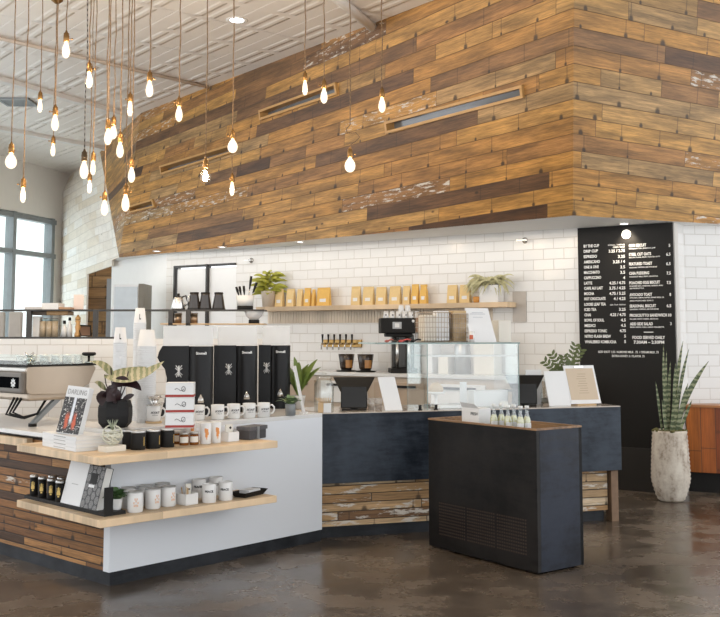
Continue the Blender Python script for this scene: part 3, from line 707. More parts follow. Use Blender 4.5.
m.leaf([(-.022,0,.014),(-.012,0,-.002),(.0,0,-.014)], [.001,.006,.002], (0,-1,0), 0); m.leaf([(.022,0,.016),(.012,0,0),(0,0,-.014)], [.001,.006,.002], (0,-1,0), 0); m.leaf([(0,0,.012),(0,0,0)], [.001,.003], (0,-1,0), 0)
m.build('emblem_mark', plain('emblem_grey', (.25,.25,.24), .6), em)
# ------------------------------------------------------------------ goods on the white counter and its shelves
ZU, ZLo = .845, .478
def bk(px, y, z): q = onV(px, 400, W(0, y), W(1, y)); return V((q.x, q.y, z))      # a spot y metres off the white front, seen at column px
m_china = plain('white_glaze', (.73,.72,.70), .18, var=.02)
m_ink = plain('black_print', (.03,.028,.026), .6)
m_orange = plain('orange_print', (.66,.26,.07), .6)
m_tinlid = plain('brushed_tin', (.55,.55,.54), .3, .85)
m_steelb = plain('bright_steel', (.62,.60,.57), .22, .95)
m_gold = plain('gold_print', (.60,.42,.14), .35, .6)
m_paper = plain('white_paper', (.74,.74,.735), .6, var=.02)
m_kraft = plain('kraft_paper', (.52,.37,.20), .7, var=.06)
m_wood = plain('light_wood', (.56,.38,.20), .5, var=.12)
m_leaf = plain('deep_green_leaf', (.07,.14,.045), .4, var=.35, scale=14)
m_leafy = plain('yellow_green_leaf', (.30,.33,.06), .45, var=.4, scale=20)
m_soil = plain('dark_soil', (.03,.02,.014), .9, var=.4)
m_cream2 = plain('cream_box', (.72,.68,.60), .6, var=.03)
def solo(mb, name, mat, label, cat, loc, rz=0.0, group=None, bev=0.0):
    return tag(mb.build(name, mat, None, loc, rz, bev), label, cat, group)
def patch(mb, r, z0, z1, a0, a1, n=8, off=.0008):
    """a curved sticker on a cylinder of radius r; angles from local -Y"""
    vs, fs = [], []
    for i in range(n+1):
        a = -pi/2 + a0 + (a1-a0)*i/n
        for z in (z0, z1): vs.append(((r+off)*cos(a), (r+off)*sin(a), z))
    for i in range(n): fs.append((2*i, 2*i+2, 2*i+3, 2*i+1))
    mb.faces(vs, fs, True)
def wrap_text(txt, size, r, z, mat_unused=None, sx=.8, shear=0.0, bold=0.0):
    """lettering bent round a cylinder, centred on local -Y"""
    t = MB(); t.text(txt, size, Matrix(), 'CENTER', .0003, bold, sx, shear)
    o = MB(); o.f, o.sm, o.uv = t.f, t.sm, t.uv
    for v in t.v:
        a = -pi/2 + v.x/r; q = r + .0012 + v.z
        o.v.append(V((q*cos(a), q*sin(a), z + v.y)))
    return o
def mug(label, loc, rz, r=.047, h=.105, group='logo mugs on the white bar top', logo='SCOUT'):
    t = thing('mug', label, 'mug', loc, rz, group)
    MB().lathe([(0,0),(r*.88,0),(r,.006),(r,h-.002),(r-.002,h),(r-.005,h-.002),(r-.006,.012),(0,.010)], 28).build('cup', m_china, t)
    pts = [(r-.004+ .0*k, 0, 0) for k in range(1)]
    pts = [(r-.003,0,h*.80),(r+.018,0,h*.83),(r+.032,0,h*.68),(r+.033,0,h*.48),(r+.022,0,h*.28),(r-.003,0,h*.22)]
    MB().tube(pts, .0065, 8).build('handle', m_china, t)
    if logo:
        lm = wrap_text(logo, .018, r, h*.52, sx=1.0, shear=.35, bold=.0008); l2 = wrap_text('coffee co.', .012, r, h*.38, sx=.9, shear=.3)
        b = len(lm.v); lm.v += l2.v; lm.f += [tuple(b+i for i in f) for f in l2.f]; lm.sm += l2.sm; lm.uv += l2.uv
        lm.build('printed_logo', m_ink, t)
    return t
def fcl(p, d=0.0): return fc(p) + d
ms = [(199.5,421.5,'white logo mug standing right of the red-banded boxes'),(219,421,'second white logo mug right of the red-banded boxes'),(235,420,'middle mug of the five on the bar, behind the dark tin'),(250.5,419.2,'white logo mug left of the last mug on the bar top'),(265,418.6,'last white logo mug at the right, beside the small potted plant')]
for i, (x, y, lab) in enumerate(ms):
    p = atZ(x-1.5, y-1.5, ZT)
    if i == 0: M0 = mug(lab, p, fc(p)+.25)
    else: dup(M0, p, fc(p)+.25, lab)
p = atZ(153.5, 423, ZT)
m = MB(); m.cyl(.056, 0, .012, 28); solo(m, 'wooden_coaster', m_wood, 'round wooden coaster under the mug with the steel dripper', 'coaster', p)
pm = V((p.x, p.y, ZT+.012)); dup(M0, pm, fc(pm)+.2, 'white logo mug holding the steel dripper, left of the red-banded boxes')
t = thing('coffee_dripper', 'small steel cone dripper sitting on a white mug', 'dripper', V((p.x,p.y,ZT+.117)), 0)
MB().lathe([(.012,.002),(.052,.002),(.052,.006),(.016,.008),(.046,.062),(.050,.066),(.046,.060),(.012,.006)], 28).build('cone', m_steelb, t)
MB().tube([(.044,0,.055),(.07,0,.05),(.07,0,.02),(.03,0,.015)], .003, 6).build('handle', m_steelb, t)
# three boxes with red bands
p = atZ(180, 427.5, ZT); rz = fc(p)-.08
m_red = plain('red_band', (.32,.03,.02), .5)
names = ['bottom white box with red band in the stack of three', 'middle white box with red band in the stack of three', 'top white box with red band in the stack of three']
for k in range(3):
    t = thing('gift_box', names[k], 'box', V((p.x,p.y,ZT+.097*k)), rz+(.0,.03,-.03)[k], 'red-banded boxes stacked on the bar')
    m = MB(); m.box(-.089,.089,-.06,.06,.0,.096); m.build('carton', m_paper, t, bev=.002)
    m = MB(); m.box(-.0895,.0895,-.0605,.0605,.004,.020); m.build('red_band', m_red, t)
    m = MB(); q = Matrix.Translation((.01,-.061,.045)) @ UPM
    m.tube([(-.03+.012*i, -.0606, .052+.008*sin(i*1.4)) for i in range(6)], .0016, 5); m.tube([(.025+.012*cos(a), -.0606, .056+.016*sin(a)) for a in [i*pi/5 for i in range(11)]], .0018, 5)
    m.build('cup_print', m_ink, t)
# calathea in black faceted pot
pp = W(.15,.13,ZT); pp = atZ(114.5, 427, ZT)
t = thing('potted_calathea', 'patterned maroon-backed plant in a black faceted pot on the counter corner', 'potted plant', pp, fc(pp))
m = MB(); m.lathe([(0,0),(.082,0),(.108,.03),(.113,.075),(.112,.13),(.098,.172),(.086,.176),(.084,.155),(0,.15)], 9, smooth=False); m.build('pot', plain('black_faceted_pot', (.010,.0095,.0095), .5, Specular_IOR_Level=.25), t)
MB().lathe([(.086,.150),(.084,.160),(0,.166)], 9).build('soil', m_soil, t)
def cal_mat():
    t = NT('calathea_leaf'); g = t.n('ShaderNodeNewGeometry'); c = t.co()
    o = t.sep(c); w = t.M('SINE', t.M('ADD', t.M('MULTIPLY', o[0], 170.0), t.M('MULTIPLY', t.noise(c, 30, 2), 5.0)))
    top = t.mix(t.mr(w, -.2, .4), (.17,.19,.08), (.38,.35,.21))
    return t.set(t.mix(g.outputs['Backfacing'], top, (.075,.015,.02)), .4)
m_cal = cal_mat(); m_maroon = plain('maroon_leaf', (.022,.008,.010), .4, var=.3)
def lf(mb, b, mid, tip, wd, up, n=9):
    b, mid, tip = V(b), V(mid), V(tip); pts, ws = [], []
    for i in range(n+1):
        q = i/n; pts.append(b*(1-q)**2 + mid*2*q*(1-q) + tip*q*q); ws.append(max(.001, wd*sin(pi*min(1, .06+q*.94))**.75))
    mb.leaf(pts, ws, up, .12)
m = MB()
lf(m, (-.07,-.03,.33), (.10,-.07,.255), (.31,-.02,.425), .062, (.0,-.42,.9)); lf(m, (-.02,.0,.33), (-.06,0,.405), (-.155,-.03,.425), .040, (0,-.55,.83)); lf(m, (-.04,.0,.34), (.06,.02,.33), (.20,.04,.385), .05, (0,-.6,.8))
lf(m, (-.06,-.03,.24), (-.10,-.04,.29), (-.13,-.05,.29), .026, (0,-.6,.8))
for o in [m.build('patterned_leaf', m_cal, t)]: pass
m = MB()
lf(m, (.04,-.02,.27), (.10,-.03,.31), (.165,-.06,.235), .032, (0,-.8,.5)); lf(m, (-.05,-.04,.19), (-.09,-.06,.23), (-.08,-.09,.14), .042, (-.3,-.9,.2)); lf(m, (-.03,-.05,.20), (-.02,-.08,.27), (.0,-.10,.22), .04, (0,-.9,.3)); lf(m, (.05,-.03,.18), (.09,-.05,.2), (.12,-.06,.21), .018, (0,-.9,.3)); lf(m, (-.02,-.04,.27), (.04,-.06,.31), (.09,-.07,.29), .04, (0,-.8,.5))
lf(m, (.02,-.06,.17), (.0,-.11,.24), (-.05,-.12,.17), .05, (0,-.9,.3))
m.build('maroon_leaf', m_maroon, t)
m = MB()
for b, c, e in [((0,0,.15),(-.02,0,.25),(-.03,0,.38)),((.02,0,.15),(.06,0,.25),(.08,-.03,.36)),((-.02,-.01,.15),(-.05,-.02,.2),(-.06,-.03,.25)),((.02,-.02,.15),(.03,-.02,.2),(.04,-.02,.27)),((0,-.02,.15),(0,-.03,.22),(0,-.04,.31)),((-.01,.01,.15),(-.06,.0,.28),(-.07,0,.34))]: m.tube([b,c,e], .004, 6)
m.build('stems', m_maroon, t)
# four white books, one leaning magazine
c1, c2, c3 = atZ(75.6, 452, ZU), atZ(42.3, 445.6, ZU), atZ(96.5, 447.2, ZU)
bl, bw_ = (c2-c1).length, min(.26, (c3-c1).length); brz = atan2((c1-c2).y, (c1-c2).x)        # local x along the spine
m_pages = plain('page_edges', (.76,.74,.70), .7, var=.05)
bn = ['lowest white book of the four lying on the upper shelf','second white book from the bottom of the lying four','third white book from the bottom, under the top one','top white book of the lying four, under the black-cover magazine']
for k in range(4):
    off = (0,.004,-.003,.002)[k]
    t = thing('book', bn[k], 'book', c2 + V((0,0,.0222*k)), brz+off, 'white books lying on the upper shelf')
    m = MB(); m.box(0,bl,0,bw_,0,.0025); m.box(0,bl,0,bw_,.0195,.022); m.box(0,bl,0,.003,.0025,.0195); m.build('cover', m_paper, t, bev=.001)
    m = MB(); m.box(.003,bl-.003,.003,bw_-.003,.0025,.0195); m.build('pages', m_pages, t)
    m = MB(); m.box(bl*.35,bl*.7,-.0006,0,.008,.013); m.build('spine_print', plain('spine_grey', (.35,.34,.33), .6), t)
pb = c2.lerp(c1, .60) + (c3-c1).normalized()*.06 + V((0,0,.0895))
def cover_mat():
    t = NT('speckled_cover'); c = t.co(); n = t.noise(c, 70, 3, .7); o = t.sep(c)
    col = t.mix(t.mr(n, .56, .63), (.025,.022,.022), (.66,.63,.58))
    a = t.M('ABSOLUTE', t.M('SUBTRACT', t.M('ABSOLUTE', o[0]), .030)); wv = t.M('ADD', a, t.M('MULTIPLY', t.noise(c, 25, 2), .03))
    msk = t.M('MULTIPLY', t.M('SUBTRACT', 1.0, t.mr(wv, .022, .034)), t.M('MULTIPLY', t.mr(o[2], .02, .05), t.mr(o[2], .10, .15, 1, 0)))
    col = t.mix(msk, col, (.58,.10,.035))
    ctr = t.M('MULTIPLY', t.M('SUBTRACT', 1.0, t.mr(t.M('ABSOLUTE', o[0]), .006, .014)), t.mr(o[2], .05, .09))
    return t.set(t.mix(ctr, col, (.74,.76,.80)), .4)
t = thing('magazine', 'magazine with a black speckled and red cover, standing propped on the white books', 'magazine', pb, brz)
t.rotation_euler = (R(-15), R(4), brz+R(24))
m = MB(); m.box(-.088,.088,0,.045,0,.305); m.build('pages', m_paper, t, bev=.002)
m = MB(); m.box(-.088,.088,-.002,-.0003,.004,.232); m.build('cover_picture', cover_mat(), t)
m = MB(); m.text('DARLING', .046, Matrix.Translation((0,-.001,.252)) @ UPM, 'CENTER', .0005, 0, .78); m.build('title_lettering', plain('grey_title', (.30,.29,.28), .6), t)
# air plant sculpture on a block
p = atZ(112, 451, ZU)
m = MB(); m.box(-.07,.07,-.045,.045,0,.035); solo(m, 'wooden_block', plain('bleached_wood', (.72,.66,.56), .6), 'bleached wood block under the white air plant', 'block', p, ANG)
random.seed(11); m = MB()
for k in range(16):
    a, b = random.uniform(0, pi), random.uniform(0, 2*pi); ax = V((sin(a)*cos(b), sin(a)*sin(b), cos(a))); u = ax.orthogonal().normalized(); v = ax.cross(u)
    ph = random.uniform(0, 6); sp = random.uniform(2.6, 4.6)
    m.tube([(0,0,.06) + 0*u if False else V((0,0,.062)) + (u*cos(ph+sp*i/12)+v*sin(ph+sp*i/12))*.060 + ax*random.uniform(-.004,.004) for i in range(13)], [.0055*(1-.5*i/12) for i in range(13)], 6)
t = thing('air_plant', 'round curly pale air plant on the wood block, upper shelf corner', 'air plant', p+V((0,0,.036)), 0); m.build('curled_leaves', plain('pale_grey_green', (.60,.60,.50), .6, var=.2), t)
m = MB()
for k in range(7):
    a = k*.9; m.tube([(0,0,.09),(.02*cos(a),.02*sin(a),.13),(.035*cos(a),.035*sin(a),.155)], [.004,.003,.0008], 5)
m.build('spiky_tip', plain('grey_green', (.34,.38,.28), .6), t)
# black candle jars
t = thing('candle_jar', 'black candle jar with tin lid, leftmost of the front three', 'candle', (0,0,0), 0, 'black candle jars on the upper shelf')
MB().lathe([(0,0),(.043,0),(.046,.004),(.046,.100),(.044,.104),(0,.104)], 28).build('jar', m_black, t)
MB().lathe([(0,.1045),(.046,.1045),(.047,.107),(.047,.115),(.044,.118),(0,.118)], 28).build('lid', m_tinlid, t)
m = MB(); patch(m, .046, .025, .08, .80, .98, 4); m.build('label', m_gold, t)
cj = [(138,449.5,''),(153,448.2,'middle black candle jar of the front three on the upper shelf'),(167,446.8,'rightmost black candle jar, beside the small amber jars'),(130.5,446.5,'black candle jar set behind the others, next to the air plant')]
for i, (x, y, lab) in enumerate(cj):
    p = atZ(x, y, ZU) if i < 3 else bk(x, -.062, ZU)
    if i == 0: t.location = p; t.rotation_euler = (0,0,fc(p)); CJ = t
    else: dup(CJ, p, fc(p)+.1*i, lab)
# amber jars
m_amber = plain('amber_glass', (.20,.065,.012), .12, var=.2)
t = thing('amber_jar', 'small amber candle jar with cream label, left of the front two', 'candle', (0,0,0), 0, 'amber candle jars on the upper shelf')
MB().lathe([(0,0),(.028,0),(.031,.004),(.031,.060),(.025,.068),(0,.068)], 24).build('jar', m_amber, t)
MB().lathe([(0,.0685),(.029,.0685),(.029,.085),(0,.086)], 24).build('lid', m_tinlid, t)
m = MB(); patch(m, .031, .018, .055, -1.0, 1.0, 10); m.build('label', m_cream2, t)
for i, (x, y, lab) in enumerate([(184,445.2,''),(194,444.6,'small amber candle jar, right of the front two'),(177.5,444,'amber candle jar half hidden between black jar and other amber jars')]):
    p = atZ(x, y, ZU) if i < 2 else bk(x, -.06, ZU)
    if i == 0: t.location = p; t.rotation_euler = (0,0,fc(p)); AJ = t
    else: dup(AJ, p, fc(p), lab)
# tumblers with orange prints
t = thing('ceramic_tumbler', 'white tumbler with orange leaf print, left of the front pair', 'tumbler', (0,0,0), 0, 'orange-print tumblers on the upper shelf')
MB().lathe([(0,0),(.034,0),(.036,.004),(.037,.135),(.035,.137),(.033,.134),(.032,.01),(0,.008)], 28).build('cup', m_china, t)
m = MB()
for a, z, w_, hh in [(0,.045,.35,.05),(.0,.075,.5,.04),(.15,.06,.4,.03),(-.15,.085,.3,.03),(.05,.03,.12,.03)]: patch(m, .0365, z-.0, z+hh*.6, a-w_/1.6+.15, a+w_/1.6+.15, 5, .0012)
m.build('orange_print', m_orange, t)
for i, (x, y, lab) in enumerate([(205.5,443.8,''),(215.5,442.6,'white tumbler with orange leaf print, right of the front pair'),(191,441,'white tumbler behind the amber jars with a small orange print')]):
    p = atZ(x, y, ZU) if i < 2 else bk(x, -.05, ZU)
    if i == 0: t.location = p; t.rotation_euler = (0,0,fc(p)); TJ = t
    else: dup(TJ, p, fc(p)+.2, lab)
# little open white box, dark lidded tin
p = atZ(229.5, 441, ZU)
t = thing('open_box', 'small open white box with a tag, between tumblers and dark tin', 'box', p, ANG+.1)
m = MB(); m.box(-.05,.05,-.04,.04,0,.004)
for a in ((-.05,.05,-.04,-.036),(-.05,.05,.036,.04),(-.05,-.046,-.036,.036),(.046,.05,-.036,.036)): m.box(*a, .004, .062)
m.build('tray', m_paper, t); m = MB(); m.box(-.03,.035,.005,.012,.005,.11); m.build('card', m_cream2, t); m = MB(); m.cyl(.009, -.001, .001, 12); o = m.build('stamp', m_ink, t); o.location = (.012,.004,.088); o.rotation_euler = (R(90),0,0)
p = atZ(252, 438.5, ZU)
t = thing('lidded_tin', 'dark grey patterned lidded box at the right end of the upper shelf', 'box', p, ANG+.25)
m = MB(); m.box(-.10,.10,-.05,.05,0,.062); m.build('box', plain('charcoal_box', (.06,.057,.06), .5), t, bev=.003)
m = MB(); m.box(-.108,.108,-.058,.058,.062,.088); m.build('lid', plain('charcoal_lid', (.10,.096,.10), .5, var=.4, scale=40), t, bev=.003)
m = MB(); m.box(-.022,.006,-.0595,-.0505,.004,.086); m.build('band', m_tinlid, t)
# ---- lower shelf
q0, q1 = atZ(24, 498, ZLo), atZ(104, 517, ZLo)
trz = atan2((q1-q0).y, (q1-q0).x); tl = (q1-q0).length
t = thing('display_tray', 'dark wooden display tray with raised end on the lower shelf', 'tray', q0, trz)
m = MB(); m.box(0,tl,0,.15,0,.022); m.build('base', m_black, t, bev=.002)
m = MB(); m.prism([(tl-.006,.0),(tl,.0),(tl,.06),(tl-.006,.06)], .022, .17); m.build('end_plate', m_black, t)
def TR(x, y, z=.0222): return q0 + V((cos(trz)*x - sin(trz)*y, sin(trz)*x + cos(trz)*y, z))
t = thing('black_canister', 'black gold-printed canister at the left front corner of the tray', 'canister', (0,0,0), 0, 'black gold-printed canisters on the tray')
MB().lathe([(0,0),(.024,0),(.026,.003),(.027,.115),(0,.115)], 24).build('can', m_black, t)
MB().lathe([(0,.1155),(.026,.1155),(.028,.118),(.027,.13),(.021,.134),(0,.134)], 24).build('lid', m_tinlid, t)
m = MB()
for z0, z1, w_ in ((.03,.04,.2),(.043,.062,.42),(.062,.072,.3),(.072,.092,.12)): patch(m, .0275, z0, z1, -w_, w_, 6)
patch(m, .0275, .066, .088, .25, .38, 3); patch(m, .0275, .066, .088, -.38, -.25, 3)
m.build('gold_print', m_gold, t)
tx = [(.04,.045,''),(.115,.045,'black gold-printed canister, second along the front of the tray'),(.195,.04,'black gold-printed canister, third along the front of the tray'),(.275,.042,'black gold-printed canister at the front, beside the white notebook'),(.15,.115,'black canister in the back row, left of the other back one'),(.235,.115,'black canister in the back row, behind the third front one')]
cx = [(33.8,495),(42,497.3),(51,499.3),(59.5,501.5)]
for i, (x, y, lab) in enumerate(tx):
    p = atZ(*cx[i], ZLo+.0222) if i < 4 else atZ(*cx[i-3], ZLo+.0222) + V((.045,.065,0))
    if i == 0: t.location = p; t.rotation_euler = (0,0,fc(p)-.3); BC = t
    else: dup(BC, p, fc(p)-.3+.1*(i % 3), lab)
def trx(px): q = onV(px, 400, TR(0,.01), TR(1,.01)); return (q-q0).dot(V((cos(trz), sin(trz), 0)))
NBX, PBX = trx(62.5), trx(82.5)
def leaning(name, lab, cat, x, y, w_, h_, th, lean, cm, pm, rz=0.0):
    t = thing(name, lab, cat, TR(x, y), 0); t.rotation_euler = (-lean, 0, trz+rz)
    m = MB(); m.box(0,w_,0,.003,0,h_); m.box(0,w_,th-.003,th,0,h_); m.box(0,.003,.003,th-.003,0,h_); m.build('cover', cm, t, bev=.001)
    m = MB(); m.box(.003,w_-.003,.003,th-.003,.003,h_-.003); m.build('pages', pm, t)
    return t
t = leaning('notebook', 'plain white notebook leaning on the lower shelf tray, beside black canisters', 'book', NBX, .012, .235, .265, .02, R(15), m_paper, m_pages)
m = MB(); m.box(.08,.16,-.0008,.0,.125,.129); m.build('title_print', plain('title_grey', (.4,.4,.39), .6), t)
def disc_mat():
    t = NT('black_disc_pattern'); c = t.co(); v = t.n('ShaderNodeTexVoronoi'); o = t.sep(c)
    px_ = t.M('SUBTRACT', t.M('FRACT', t.M('DIVIDE', o[0], .048)), .5); pz_ = t.M('SUBTRACT', t.M('FRACT', t.M('DIVIDE', t.M('ADD', o[2], t.M('MULTIPLY', t.M('FLOOR', t.M('DIVIDE', o[0], .048)), .024)), .052)), .5)
    d = t.M('SQRT', t.M('ADD', t.M('MULTIPLY', px_, px_), t.M('MULTIPLY', pz_, pz_)))
    rg = t.M('MULTIPLY', t.M('LESS_THAN', d, .44), t.M('GREATER_THAN', t.M('SINE', t.M('ADD', t.M('MULTIPLY', d, 60.0), t.M('MULTIPLY', t.noise(c, 120, 2), 4.0))), .0))
    return t.set(t.mix(rg, (.02,.018,.018), (.26,.25,.24)), .5)
t = leaning('patterned_book', 'thick black book with grey disc pattern and white pages on the lower shelf', 'book', PBX, .006, .19, .26, .055, R(15), disc_mat(), m_pages)
m = MB(); m.box(.05,.125,-.0012,0,.15,.215); m.build('label_patch', m_black, t); m = MB(); m.box(.045,.11,-.0016,-.0012,.128,.145); m.build('title_strip', m_paper, t)
# succulent
p = atZ(117, 513, ZLo)
def potted(name, lab, p, pot_prof, pot_mat, leaves, leafm, cat='potted plant', soilz=None, n=24, stem=None):
    t = thing(name, lab, cat, p, fc(p))
    MB().lathe(pot_prof, n).build('pot', pot_mat, t)
    r_, z_ = pot_prof[-2]
    MB().lathe([(r_*.98, z_-.004), (0, z_)], n).build('soil', m_soil, t)
    m = MB()
    for q in leaves: lf(m, *q)
    m.build('foliage', leafm, t)
    if stem:
        m = MB()
        for a in stem: m.tube(a, .0025, 5)
        m.build('stems', leafm, t)
    return t
def rosette(n, z, rl, hh, w_, seed=1, spread=1.0, drop=0.0):
    random.seed(seed); out = []
    for k in range(n):
        a = 2.4*k + random.uniform(-.3,.3); q = .35+.65*(k/n); L = rl*q*random.uniform(.8,1.1); zz = z + hh*(1-.75*q)*random.uniform(.8,1.1)
        b = V((.1*L*cos(a), .1*L*sin(a), z)); tip = V((L*cos(a)*spread, L*sin(a)*spread, zz - drop*q)); mid = (b+tip)/2 + V((0,0,hh*.35))
        out.append((b, mid, tip, w_*random.uniform(.7,1.1), (cos(a)*-.3, sin(a)*-.3, 1)))
    return out
potted('potted_succulent', 'small green succulent in a white pot between the tray and orange-print mugs', p, [(0,0),(.020,0),(.026,.035),(.033,.085),(.034,.088),(.030,.085),(.028,.075),(0,.072)], m_china, rosette(34, .075, .10, .10, .022, 4), m_leaf)
# enamel mugs with orange print
t = mug('grey-rimmed white mug with orange print, nearest the succulent', (0,0,0), 0, .049, .122, 'orange-print mugs on the lower shelf', None)
MB().lathe([(.0475,.119),(.0505,.119),(.0505,.125),(.0475,.125),(.0475,.119)], 28).build('grey_rim', m_tinlid, t)
m = MB()
for a, z in [(0,.07),(.25,.06),(-.25,.06),(.12,.082),(-.12,.082),(.0,.045),(.2,.043),(-.2,.043)]: patch(m, .049, z-.005, z+.007, a-.07, a+.07, 3, .0012)
m.build('orange_print', plain('faded_orange_print', (.70,.42,.26), .6), t)
em = [(135,512,''),(152.5,508.5,'grey-rimmed white mug with orange print, middle of the front three'),(168,506,'grey-rimmed white mug with orange print, beside the match holder'),(128,505,'grey-rimmed mug half hidden behind the mug by the succulent'),(144,501.5,'grey-rimmed mug in the back row, behind the first two front mugs'),(159,499.5,'grey-rimmed mug in the back row nearest the match holder')]
for i, (x, y, lab) in enumerate(em):
    p = atZ(x, y, ZLo) if i < 3 else bk((130,148,164)[i-3], -.062, ZLo)
    if i == 0: t.location = p; t.rotation_euler = (0,0,fc(p)+.1); EM = t
    else: dup(EM, p, fc(p)+.5+.1*i if i < 3 else fc(p)+1.2, lab)
for o in bpy.data.objects:
    if o.name.startswith('handle') and o.parent and o.parent.get('group','').startswith('orange-print mugs'): o.rotation_euler = (0,0,R(75))
# match holder
p = atZ(187, 504, ZLo); 
t = thing('match_holder', 'square white holder with matchsticks and a tag on the lower shelf', 'holder', p, ANG+.05)
m = MB(); m.box(-.05,.05,-.05,.05,0,.006)
for a in ((-.05,.05,-.05,-.045),(-.05,.05,.045,.05),(-.05,-.045,-.045,.045),(.045,.05,-.045,.045)): m.box(*a, .006, .07)
m.build('box', m_china, t, bev=.002)
random.seed(5)
for k in range(9):
    x, y = random.uniform(-.038,-.005), random.uniform(-.035,.035)
    MB().tube([(x, y, .008), (x-.012+random.uniform(-.01,.01), y+random.uniform(-.01,.01), .105+random.uniform(-.012,.008))], .0022, 5).build('matchstick', m_wood, t)
m = MB(); m.box(.0,.042,.01,.022,.008,.125); m.build('match_box', m_cream2, t); m = MB(); m.box(.012,.03,.0088,.01,.085,.095); m.build('printed_mark', m_ink, t)
# tall white mugs
t = thing('tall_mug', 'tall white mug with black lettering, left of the front two', 'mug', (0,0,0), 0, 'lettered mugs on the lower shelf')
MB().lathe([(0,0),(.042,0),(.046,.005),(.047,.118),(.045,.120),(.043,.117),(.041,.01),(0,.008)], 28).build('cup', m_china, t)
wrap_text('PEACE', .019, .0465, .068, sx=1.0, bold=.0008).build('lettering', m_ink, t)
MB().tube([(0,.044,.095),(0,.064,.098),(0,.078,.08),(0,.078,.055),(0,.064,.035),(0,.044,.03)], .006, 8).build('handle', m_china, t)
for i, (x, y, lab) in enumerate([(209,502.3,''),(225.5,500,'tall white mug with black lettering, right of the front two'),(199,496.5,'tall white mug peeking out behind the match holder'),(215.5,494,'tall white mug behind the gap between front two')]):
    p = atZ(x, y, ZLo) if i < 2 else bk((200,217)[i-2], -.062, ZLo)
    if i == 0: t.location = p; t.rotation_euler = (0,0,fc(p)); TM = t
    else: dup(TM, p, fc(p)-.15, lab)
# black tray with card
p = atZ(249, 495.5, ZLo)
t = thing('black_dish', 'black flared dish holding white cards at the right end of the lower shelf', 'dish', p, ANG+.22)
m = MB(); b, T_, h_ = (.10,.045), (.13,.065), .035
m.faces([(-b[0],-b[1],0),(b[0],-b[1],0),(b[0],b[1],0),(-b[0],b[1],0),(-T_[0],-T_[1],h_),(T_[0],-T_[1],h_),(T_[0],T_[1],h_),(-T_[0],T_[1],h_),(-b[0]+.004,-b[1]+.004,.004),(b[0]-.004,-b[1]+.004,.004),(b[0]-.004,b[1]-.004,.004),(-b[0]+.004,b[1]-.004,.004)],
        [(3,2,1,0),(0,1,5,4),(1,2,6,5),(2,3,7,6),(3,0,4,7),(8,9,10,11),(4,5,9,8),(5,6,10,9),(6,7,11,10),(7,4,8,11)])
m.build('dish', m_black, t)
m = MB(); m.box(-.055,.075,-.04,.04,.018,.042); m.build('cards', m_paper, t)
# ------------------------------------------------------------------ espresso machine, grinders, cups, rail shelf
m_champ = plain('champagne_metal', (.46,.38,.30), .35, .55, var=.05)
m_taupe = plain('taupe_shell', (.15,.13,.11), .5, .2)
m_frost = None
def frost(name, a=.45, c=(.85,.85,.84)):
    t = NT(name); t.nt.nodes.remove(t.b)
    tr = t.n('ShaderNodeBsdfTransparent'); df = t.n('ShaderNodeBsdfPrincipled'); df.inputs['Roughness'].default_value = .15
    t.put(df.inputs['Base Color'], t.mix(t.noise(t.co(), 14, 2), tuple(x*.94 for x in c), c))
    mx = t.n('ShaderNodeMixShader'); mx.inputs[0].default_value = a
    t.nt.links.new(tr.outputs[0], mx.inputs[1]); t.nt.links.new(df.outputs[0], mx.inputs[2]); t.nt.links.new(mx.outputs[0], t.out.inputs[0]); return t.mat
m_frost = frost('frosted_acrylic', .42, (.96,.96,.95)); m_cupclear = frost('clear_plastic', .3)
f0 = atZ(28.5, 366, 1.335); lx, ly, _ = loc(f0)
t = thing('espresso_machine', 'long espresso machine with champagne side panel and black oval end badge', 'espresso machine', W(lx, ly, ZL), ANG)
# local: x into the counter (0..D), y along the wood end; visible side panel faces -y, badge end faces -x
D, zb, zt = .56, .235, .435
m = MB(); sec = [(.0,zb+.01),(.03,zb),(D*.62,zb-.01),(D*.9,zb+.06),(D,zt-.02),(D-.02,zt),(.0,zt),(-.012,zt-.03),(-.012,zb+.04)]
vs = [(x, 0, z) for x, z in sec] + [(x, .03, z) for x, z in sec]; n = len(sec)
m.faces(vs, [tuple(range(n)), tuple(reversed(range(n, 2*n)))] + [(i, n+i, n+(i+1) % n, (i+1) % n) for i in range(n)])
m.build('side_panel', m_champ, t, bev=.004)
m = MB(); m.box(.0, D-.03, .03, 1.5, zb+.03, zt-.005); m.build('body', plain('pale_machine_body', (.66,.63,.58), .3, .4), t, bev=.01)
m = MB(); m.box(-.055, -.012, -.004, 1.5, zb+.005, zt-.035); m.build('rear_shell', m_taupe, t, bev=.018, seg=3)
m = MB(); m.box(-.060,-.054, .03, .62, zb+.045, zt-.075); bd = m.build('oval_badge', plain('gloss_black', (.005,.005,.006), .8, Specular_IOR_Level=.0), t, bev=.004)
m = MB()
for k in range(8):
    a = k*pi/4; u = V((0, cos(a), sin(a))); c = V((-.0615, .10, (zb+zt)/2-.018)); m.leaf([c+u*.006, c+u*.022, c+u*.036], [.002,.009,.001], (1,0,0), 0)
m.build('flower_emblem', m_paper, bd)
m = MB(); m.box(-.02, D, -.005, 1.5, zt, zt+.012); m.build('cup_tray', m_black, t)
m = MB(); m.box(-.012, -.008, .0, 1.5, zt+.012, zt+.085); m.box(-.012, D-.02, -.002, .002, zt+.012, zt+.085); m.build('glass_rail', m_glass, t)
m = MB(); m.prism([(.02,.03),(D-.15,.03),(D-.15,1.45),(.02,1.45)], zb-.05, zb+.02); m.build('underside', m_champ, t, bev=.02)
